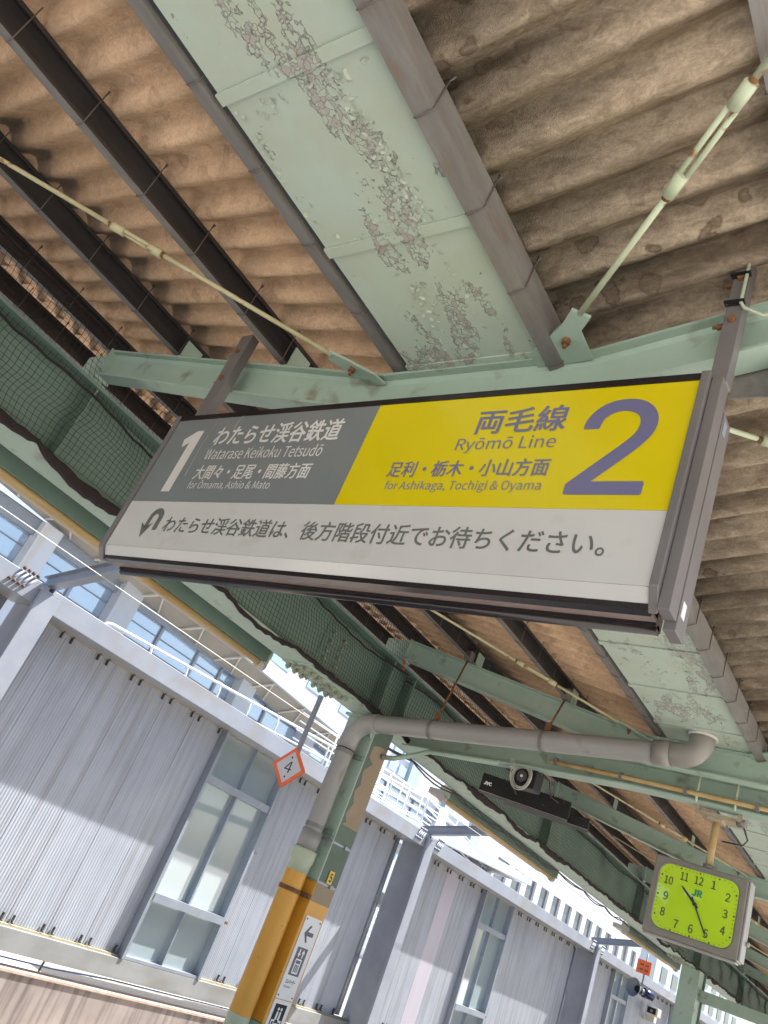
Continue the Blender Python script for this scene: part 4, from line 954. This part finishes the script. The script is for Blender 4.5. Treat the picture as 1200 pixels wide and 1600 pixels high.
def screen_bay(y0, y1, wy0, wy1, label, light=None):
    e = empty('screen_wall', label, 'wall', 'ribbed grey screen wall across the track')
    MB().box(WX-0.15, WX+0.48, y0+0.03, y1-0.03, 1.735, 1.995).obj('top_beam', 'wallbeam', e, 0.006)
    MB().box(WX-0.04, WX+0.11, y0+0.03, y1-0.03, -1.800, -1.550).obj('sill_beam', 'sillbeam', e, 0.006)
    MB().box(WX-0.03, WX+0.055, y0+0.03, y1-0.03, -1.5495, -1.525).obj('sill_ledge', 'ledge', e)
    MB().box(WX+0.012, WX+0.045, y0+0.2, y1-0.2, 1.720, 1.745).obj('head_rail', 'ledge', e)
    k = 0
    for (a, b) in ((y0+0.14, wy0), (wy1, y1-0.45)):
        n_ = max(1, round((b-a)/0.59)); s = (b-a)/n_
        for i in range(n_):
            o = inst('cladding_panel', PM2 if light == k else PM, e, (WX, a+s*i+0.003, 0)); o.scale = (1, (s-0.006)/0.588, 1); k += 1
            for q in (0.12, 0.86):
                inst('clip', hookm, e, (WX+0.006, a+s*(i+q), 1.69)); inst('clip', hookm, e, (WX+0.006, a+s*(i+q), -1.47), (math.pi, 0, 0))
    # recess beside the next post
    MB().box(WX-0.12, WX-0.10, y1-0.45, y1-0.13, -1.52, 1.77).obj('recess_plate', 'bluegrey', e)
    MB().tube([(WX+0.02, y1-0.40, -1.5), (WX+0.02, y1-0.40, 1.7)], 0.025, 8).obj('downlead', 'bluegrey', e)
    for z in (0.55, -0.55): MB().box(WX-0.02, WX+0.06, y1-0.44, y1-0.36, z-0.06, z+0.06).obj('bracket', 'alu', e)
    window(wy0, wy1, e)
    # frame on the right of the window has small stays
    for z in (0.35, -0.72): MB().box(WX+0.01, WX+0.10, wy1+0.05, wy1+0.11, z-0.02, z+0.02).obj('stay', 'rust' if z < 0 else 'alu', e)
    return e
def screen_post(y, label, strut=True, reach=2.25):
    e = empty('screen_post', label, 'post', 'white posts of the screen wall')
    MB().box(WX+0.49, WX+0.55, y-0.14, y+0.14, -3.0, 1.91).obj('front_flange', 'post', e, 0.004)
    MB().box(WX-0.10, WX+0.489, y-0.02, y+0.02, -3.0, 1.91).obj('web', 'post', e)
    MB().box(WX-0.20, WX+0.55, y-0.16, y+0.16, 1.911, 1.935).obj('cap', 'post', e)
    if strut:
        a = Vector((WX+0.26, y, 2.04)); b = a+Vector((reach, 0, 0.262*reach))
        s = MB()
        s.bar(a, b, 0.008, 0.15); n_ = (b-a).normalized(); upv = Vector((0, 1, 0)).cross(n_)
        upv = upv if upv.z > 0 else -upv
        s.bar(a+upv*0.078, b+upv*0.078, 0.12, 0.009); s.bar(a-upv*0.078, b-upv*0.078, 0.12, 0.009)
        s.obj('strut', 'bluegrey', e)
    for q in ((-1,) if y < 8 else (-1, 1)):
        for i in range(4):
            yy = y+q*(0.30+0.065*i)
            bar_ = MB().tube([(WX+0.492, yy-0.05, 1.81), (WX+0.492, yy+0.05, 1.98)], 0.016, 6).obj('splice_bar', 'bluegrey', e)
            MB().tube([(WX+0.492, yy-0.055, 1.82), (WX+0.492, yy-0.04, 1.85)], 0.022, 6).tube([(WX+0.492, yy+0.04, 2.01), (WX+0.492, yy+0.055, 2.04)], 0.022, 6).obj('bar_end', 'brownrust' if y < 8 else 'bluegrey', bar_)
    return e
screen_bay(-5.6, 4.86, -1.7, -0.1, 'first ribbed bay of the screen wall, cut by the left edge of the photo')
screen_bay(4.86, 14.75, 8.80, 10.44, 'ribbed grey screen wall bay with a tall window, left of the orange-banded column')
screen_bay(14.75, 25.2, 18.45, 20.1, 'ribbed grey screen wall bay with one paler sheet, right of the column', light=3)
screen_bay(25.2, 35.6, 28.2, 29.9, 'far ribbed screen wall bay behind the horn speaker')
screen_bay(35.6, 46.0, 39.3, 40.9, 'farthest ribbed screen wall bay at the bottom right')
screen_post(4.86, 'white wall post at the left edge with rusty splice bars')
screen_post(14.75, 'white wall post right of the orange-banded column, between two bays', reach=3.3)
screen_post(25.2, 'white wall post near the horn speaker, its strut carrying the red box', reach=2.9)
screen_post(35.6, 'white wall post farthest away at the bottom right')

cw = empty('parapet', 'rain-stained concrete parapet wall along the bottom left', 'wall')
MB().box(-9.55, -9.35, -20, 70, -3.0, -1.985).obj('concrete_wall', 'concrete', cw)
MB().box(-9.57, -9.33, -20, 70, -1.984, -1.955).obj('coping', 'coping', cw)
MB().tube([(-9.62, -5, -1.90), (-9.62, 8, -1.90), (-9.62, 9, -1.86), (-9.62, 40, -1.86)], 0.010, 8).obj('blue_pipe', 'blue', cw)

# overhead wires along the track
for q, (x, z, ya, yb, lab) in enumerate([(-7.8, 2.10, -3, 60, 'pale overhead wire crossing the struts of the screen wall'), (-7.2, 2.62, 2, 60, 'thin dark overhead wire above the struts'), (-8.2, 2.75, 10, 60, 'thin overhead wire behind the light trough')]):
    tag(MB().tube([(x, ya+(yb-ya)*i/24, z+0.010*(ya+(yb-ya)*i/24)-0.02*math.sin(math.pi*(i % 6)/6)) for i in range(25)], 0.0055 if q == 0 else 0.0045, 5).obj('overhead_wire', 'offwhite' if q == 0 else 'bluegrey'), lab, 'wire')

# horn speaker hanging from the third strut
hs = empty('horn_speaker', 'round grey horn speaker hung on a rod before the far wall', 'speaker', None, (-7.62, 25.2, 1.3))
MB().tube([(0, 0, 0.92), (0, 0, 0.10)], 0.022, 8).obj('rod', 'bluegrey', hs)
pts = [Vector((0.10, 0.12, -0.03)), Vector((-0.02, -0.06, -0.02)), Vector((-0.06, -0.14, -0.015)), Vector((-0.13, -0.26, -0.01)), Vector((-0.135, -0.27, -0.01))]
MB().tube(pts, [0.07, 0.075, 0.12, 0.24, 0.235], 18, caps=False).obj('horn', 'bluegrey', hs)
MB().tube([Vector((0.0, -0.04, -0.02)), Vector((-0.08, -0.17, -0.015))], [0.10, 0.07], 14).obj('driver', 'black', hs)
MB().tube([Vector((0.06, 0.06, -0.03)), Vector((0.22, 0.30, -0.05))], 0.12, 14).obj('rear_body', 'navy', hs)
rbx = empty('signal_box', 'small red-orange box on the rod above the horn speaker', 'box', None, (-7.62, 25.14, 1.86))
MB().box(-0.21, 0.17, -0.05, 0.03, -0.17, 0.17).obj('box', 'signorange', rbx, 0.01)
MB().box(-0.12, -0.02, -0.054, -0.051, 0.03, 0.07).box(-0.12, -0.02, -0.054, -0.051, -0.09, -0.05).box(0.03, 0.12, -0.054, -0.051, 0.03, 0.07).box(0.03, 0.12, -0.054, -0.051, -0.09, -0.05).obj('slots', 'rust', rbx)
sc_ = empty('wall_camera', 'small pale camera on the far wall below the horn speaker', 'camera', None, (-9.1, 31.9, 1.15))
MB().box(-0.2, 0.2, -0.25, 0.2, -0.12, 0.14).obj('housing', 'plastic', sc_, 0.02)
MB().box(-0.14, 0.14, -0.26, -0.251, -0.08, 0.1).obj('window', 'black', sc_)
MB().tube([(0, -0.27, 0.0), (0, -0.262, 0.0)], 0.05, 12).obj('lens', 'steel', sc_)
MB().box(-0.3, 0.0, 0.2, 0.5, -0.3, -0.12).obj('bracket', 'plastic', sc_)

# ================================================================== station building behind
sb = empty('station_building', 'white station building with blue glass, broad white piers and a beige soffit', 'building')
BX = -17.0
MB().box(BX-8, BX-0.4, -12, 30, -3.0, 5.0).obj('core', 'bpanel', sb)
MB().box(BX-0.15, BX-0.1, -12, 30, -3.0, 4.5).obj('glass_wall', 'bglass', sb)
for y in (-2.0, 3.0, 8.05, 10.6, 15.4, 18.6, 22.5, 27.5):
    wd = 0.62 if y > 10 else 0.50
    MB().box(BX-0.09, BX+0.25, y, y+wd, -3.0, 4.85).obj('pier', 'ruststreak' if 8 < y < 9 else 'bwhite', sb)
mm_ = MB().box(BX-0.095, BX-0.04, -0.04, 0.04, -3.0, 4.5).mesh('mullion', 'alu')
for y in (0.2, 1.6, 5.0, 6.6, 9.55, 12.4, 13.8, 14.8, 17.0, 20.4, 24, 26): inst('mullion', mm_, sb, (0, y, 0))
MB().box(BX-0.098, BX+0.02, -12, 30, -3.0, 2.35).obj('base_wall', 'bwhite', sb)
g = MB()
for z in (2.9, 3.35, 3.8, 4.2): g.box(BX-0.095, BX-0.07, -12, 30, z-0.012, z+0.012)
g.obj('glazing_bar', 'bluegrey', sb)
MB().box(BX-0.099, BX+0.05, -12, 30, 4.50, 4.86).obj('head_panel', 'alu', sb)
def so_(x, y): return (5.06-0.068*(y-6.5)) if x < -16.5 else (5.16-0.048*(y-6.5))
def slabq(xa, xb, ya, yb, t0, t1):
    return [(xa, ya, so_(xa, ya)+t0), (xb, ya, so_(xb, ya)+t0), (xb, yb, so_(xb, yb)+t0), (xa, yb, so_(xa, yb)+t0), (xa, ya, so_(xa, ya)+t1), (xb, ya, so_(xb, ya)+t1), (xb, yb, so_(xb, yb)+t1), (xa, yb, so_(xa, yb)+t1)]
MB().hexa(slabq(-16.90, -16.0, -10, 21.5, 0, 0.05)).obj('soffit_board', 'soffit', sb)
g = MB()
for i in range(20):
    y = -9+1.55*i
    g.bar((-16.88, y, so_(-17, y)-0.02), (-16.02, y+0.1, so_(-16, y+0.1)-0.02), 0.05, 0.036); g.bar((-16.88, y+0.75, so_(-17, y+.75)-0.02), (-16.02, y+0.05, so_(-16, y+.05)-0.02), 0.035, 0.03)
tag(g.obj('soffit_brace', 'offwhite', sb), kind='stuff')
MB().hexa(slabq(-15.999, -15.86, -10, 21.6, -0.02, 0.36)).obj('fascia_girder', 'bwhite', sb)
MB().hexa(slabq(-16.98, -16.901, -10, 21.6, -0.02, 0.12)).obj('inner_girder', 'alu', sb)
MB().box(BX-8, BX-0.35, -12, 24, 5.001, 8.6).obj('upper_storey', 'bwhite', sb)
MB().box(BX-8.2, BX+0.2, -12, 24.2, 8.601, 8.9).obj('roof_edge', 'bwhite', sb)
wp = MB().box(BX-0.352, BX-0.33, 0, 0.9, 5.6, 6.3).mesh('window', 'bglass')
for i in range(18): inst('window', wp, sb, (0, -10+1.9*i, 0)); inst('window', wp, sb, (0, -10+1.9*i, 1.3))
g = MB()
for z in (5.45, 5.7, 5.95): g.tube([(BX+1.05, -12, z+.35), (BX+1.05, 21, z-.05)], 0.02, 5)
for i in range(22): g.tube([(BX+1.05, -12+1.5*i, 5.0), (BX+1.05, -12+1.5*i, 6.2-0.012*1.5*i)], 0.02, 5)
g.obj('deck_railing', 'white', sb)

# ramp with white railings just behind the screen wall
rp_ = empty('ramp_railing', 'white tubular railing climbing a ramp just behind the top of the wall', 'railing')
RX = -11.0
def rz(y): return 2.48+0.062*(y-7.1)
MB().tube([(RX, 6.9, rz(6.9)-0.16), (RX, 7.02, rz(7.02)-0.02)]+[(RX, 7.1+0.9*i, rz(7.1+0.9*i)) for i in range(12)], 0.026, 8).obj('handrail', 'white', rp_)
g = MB()
for dz_, ys_ in ((-0.30, 9.5), (-0.52, 9.5), (-0.70, 12)):
    g.tube([(RX, ys_, rz(ys_)+dz_), (RX, 17.0, rz(17.0)+dz_)], 0.020, 6)
g.obj('rail', 'white', rp_)
ps = MB().tube([(0, -0.10, 0), (0, -0.02, -0.03), (0, 0, -0.12), (0, 0, -1.2)], 0.022, 6).mesh('baluster', 'white')
for i in range(12): inst('baluster', ps, rp_, (RX, 8.0+0.85*i, rz(8.0+0.85*i)))
MB().hexa([(RX-0.12, 6, rz(6)-0.75), (RX+0.1, 6, rz(6)-0.75), (RX+0.1, 24, rz(24)-0.75), (RX-0.12, 24, rz(24)-0.75), (RX-0.12, 6, rz(6)-0.58), (RX+0.1, 6, rz(6)-0.58), (RX+0.1, 24, rz(24)-0.58), (RX-0.12, 24, rz(24)-0.58)]).obj('ramp_deck', 'bwhite', rp_)
r2_ = empty('landing_railing', 'tall white multi-rail railing above the wall, right of the column', 'railing')
g = MB()
for dz_ in (0.0, 0.22, 0.44, 0.66, 0.88):
    g.tube([(-12.2, 15.0, 2.55+dz_), (-12.2, 19.2, 2.62+dz_), (-12.2, 23.5, 2.62+dz_-0.5)], 0.020, 6)
    g.tube([(-13.8, 15.0, 3.0+dz_), (-13.8, 25.5, 3.1+dz_)], 0.018, 6)
g.obj('rail', 'white', r2_)
for i in range(9):
    MB().tube([(-12.2, 15.2+1.0*i, 2.0), (-12.2, 15.2+1.0*i, 3.45-(0.12*max(0, i-4)))], 0.022, 6).obj('baluster', 'white', r2_)
    MB().tube([(-13.8, 15.4+1.2*i, 2.5), (-13.8, 15.4+1.2*i, 3.95)], 0.02, 6).obj('baluster', 'white', r2_)
MB().box(-13.9, -12.1, 14.6, 25.6, 2.1, 2.4).obj('landing', 'bwhite', r2_)
g = empty('stair_slab', 'white edged slab with beige underside sticking out above the second wall bay', 'canopy')
MB().hexa([(-13.9, 19.5, 2.72), (-12.05, 19.5, 2.72), (-12.05, 25.3, 2.95), (-13.9, 25.3, 2.95), (-13.9, 19.5, 2.74), (-12.05, 19.5, 2.74), (-12.05, 25.3, 2.97), (-13.9, 25.3, 2.97)]).obj('soffit_board', 'soffit', g)
MB().hexa([(-12.048, 19.5, 2.71), (-11.93, 19.5, 2.71), (-11.93, 25.4, 2.94), (-12.048, 25.4, 2.94), (-12.048, 19.5, 2.99), (-11.93, 19.5, 2.99), (-11.93, 25.4, 3.22), (-12.048, 25.4, 3.22)]).obj('edge_beam', 'bwhite', g)
MB().box(-13.9, -11.93, 25.41, 25.5, 2.94, 3.22).obj('end_beam', 'bwhite', g)
tag(MB().box(-13.2, -12.9, 25.0, 25.3, -3.0, 2.93).obj('slab_pillar', 'bwhite'), 'white pillar under the stair slab behind the second wall bay', 'pillar')

wk = empty('walkway_railing', 'white walkway railing seen through the tall window of the screen wall', 'railing')
for dz_ in (0.55, 0.40, 0.25, 0.10, -0.05): MB().tube([(-12.0, 6.5, dz_-0.1), (-12.0, 30, dz_-0.1)], 0.018, 6).obj('rail', 'white', wk)
bm_ = MB().box(-12.03, -11.97, -0.03, 0.03, -0.45, 0.46).mesh('baluster', 'white')
for i in range(18): inst('baluster', bm_, wk, (0, 7.2+1.27*i, 0))
MB().box(-12.3, -11.95, 6, 30, -0.66, -0.42).obj('deck', 'bwhite', wk)
MB().hexa([(-13.2, 6, 1.25), (-12.6, 6, 1.25), (-12.6, 30, 0.1), (-13.2, 30, 0.1), (-13.2, 6, 1.55), (-12.6, 6, 1.55), (-12.6, 30, 0.4), (-13.2, 30, 0.4)]).obj('stringer', 'soffit', wk)

# lattice-windowed white block and the far white building
lb = empty('white_block', 'white block with a grid of grey windows seen between the roof edge and the column', 'building')
MB().box(-30, -22.3, 24.6, 44, -3, 14).obj('body', 'bwhite', lb)
wq = MB().box(-22.3, -22.22, 0, 0.62, 0, 0.45).mesh('window', 'bglass')
for i in range(9):
    for k_ in range(8): inst('window', wq, lb, (0, 25.0+0.85*i, 4.2+0.75*k_))
wr = MB().box(-22.3, -22.1, 0, 0.9, -3, 13.5).mesh('pilaster', 'bpanel')
for y in (32.6, 36.5, 40.0): inst('pilaster', wr, lb, (0, y, 0))
fb = empty('far_building', 'far white building with a row of tall dark window slots', 'building')
MB().box(-40, -25.2, 48, 80.5, -3, 10.8).obj('body', 'bwhite', fb)
g = MB()
for i in range(13): g.box(-25.199, -25.0, 50.5+2.36*i-0.01-0.84+1.53, 50.5+2.36*(i+1)-0.84, 5.35, 6.78)
g.box(-25.199, -25.0, 48, 80.5, 6.781, 10.8); g.box(-25.199, -25.0, 48, 80.5, 4.6, 5.349); g.box(-25.199, -25.0, 48, 80.5, -3, 3.2)
g.obj('facade', 'bwhite', fb)
wq2 = MB().box(-25.195, -25.17, 0, 1.53, 5.352, 6.778).mesh('window', 'dglass')
wq3 = MB().box(-25.195, -25.17, 0, 1.53, 3.21, 4.59).mesh('window', 'dglass')
for i in range(13): inst('window', wq2, fb, (0, 49.66+2.36*i, 0)); inst('window', wq3, fb, (0, 49.66+2.36*i, 0))
g = MB()
for y in (52, 58, 64, 70, 76): g.box(-25.001, -24.985, y-.02, y+.02, 6.8, 10.8)
for z in (7.9, 9.2): g.box(-25.001, -24.985, 48, 80.5, z-.02, z+.02)
g.obj('facade_joint', 'alu', fb)
f2 = empty('distant_block', 'pale distant block with grey windows beyond the horn speaker', 'building')
MB().box(-60, -38, 130, 190, -3, 16).obj('body', 'bpanel', f2)
wq4 = MB().box(-38, -37.9, 0, 3, 0, 2).mesh('window', 'dglass')
for i in range(9):
    for k_ in range(4): inst('window', wq4, f2, (0, 133+6*i, 2+3.4*k_))

# low things seen through the gap over the parapet
hb_ = empty('low_shed', 'pale shed wall seen through the gap above the parapet', 'building')
MB().box(-14.0, -13.6, -2, 8.0, -3, -0.4).obj('wall', 'bwhite', hb_)
MB().box(-13.59, -13.55, 8.2, 8.5, -3, -0.4).obj('corner_post', 'ledge', hb_)
MB().box(-16.0, -15.7, 8.55, 40.0, -3, -0.6).obj('rear_wall', 'bwhite', hb_)
wd_ = MB()
for _ in range(160):
    y = random.gauss(10.2, 0.5); x = -12.6+random.uniform(-.2, .2); z = -2.4+abs(random.gauss(0, 0.32)); a = random.uniform(0, 6.28); s = random.uniform(0.03, 0.07)
    wd_.quad((x, y, z), (x+s*math.cos(a), y+s*math.sin(a), z+s*0.4), (x+s*1.6*math.cos(a+.5), y+s*1.6*math.sin(a+.5), z+s), (x+s*math.cos(a+1), y+s*math.sin(a+1), z+s*0.9))
wp_ = empty('weed_bush', 'green weeds behind the parapet seen through the low gap', 'plant', None, (0, 0, 0))
tag(wd_.obj('foliage', 'leaf', wp_), kind='stuff')
MB().tube([(-12.6, 10.2, -3), (-12.58, 10.25, -2.3)], 0.02, 6).obj('stem', 'leaf', wp_)

# slack black cables clipped along the outer edge of the girder flange
for q in range(2):
    rg = random.Random(5+q); P = []; y = 5.9
    while y < 17.5:
        L = rg.uniform(0.6, 1.3); sag = rg.uniform(0.01, 0.07)
        for i in range(6): P.append((-4.768-0.012*q, y+L*i/6, 1.592-sag*math.sin(math.pi*i/6)))
        y += L
    tag(MB().tube(P, 0.009, 5).obj('girder_cable', 'wire'), ('looser', 'tighter')[q]+' black cable slung under the outer edge of the green girder', 'cable', 'cables under the girder')
tg_ = empty('cable_tag', 'small orange tag at the net end of the second mint beam', 'tag', None, (-4.47, 5.88, 2.19))
MB().hexa([(-0.012, 0, -0.05), (0.03, 0, -0.07), (0.03, 0.006, -0.07), (-0.012, 0.006, -0.05), (-0.03, 0, 0.04), (0.01, 0, 0.03), (0.01, 0.006, 0.03), (-0.03, 0.006, 0.04)]).obj('label', 'signorange', tg_)
# scuffs and drip threads on the sign face
for q, (x, z0_, z1_) in enumerate(((-2.86, 1.36, 1.70), (-2.70, 1.60, 1.70), (-2.78, 1.45, 1.66))):
    MB().tube([(x, Y-0.002, z1_), (x-0.02, Y-0.003, (z0_+z1_)/2), (x-0.015, Y-0.002, z0_)], 0.0007, 4).obj('cobweb_thread', 'plastic', sg)
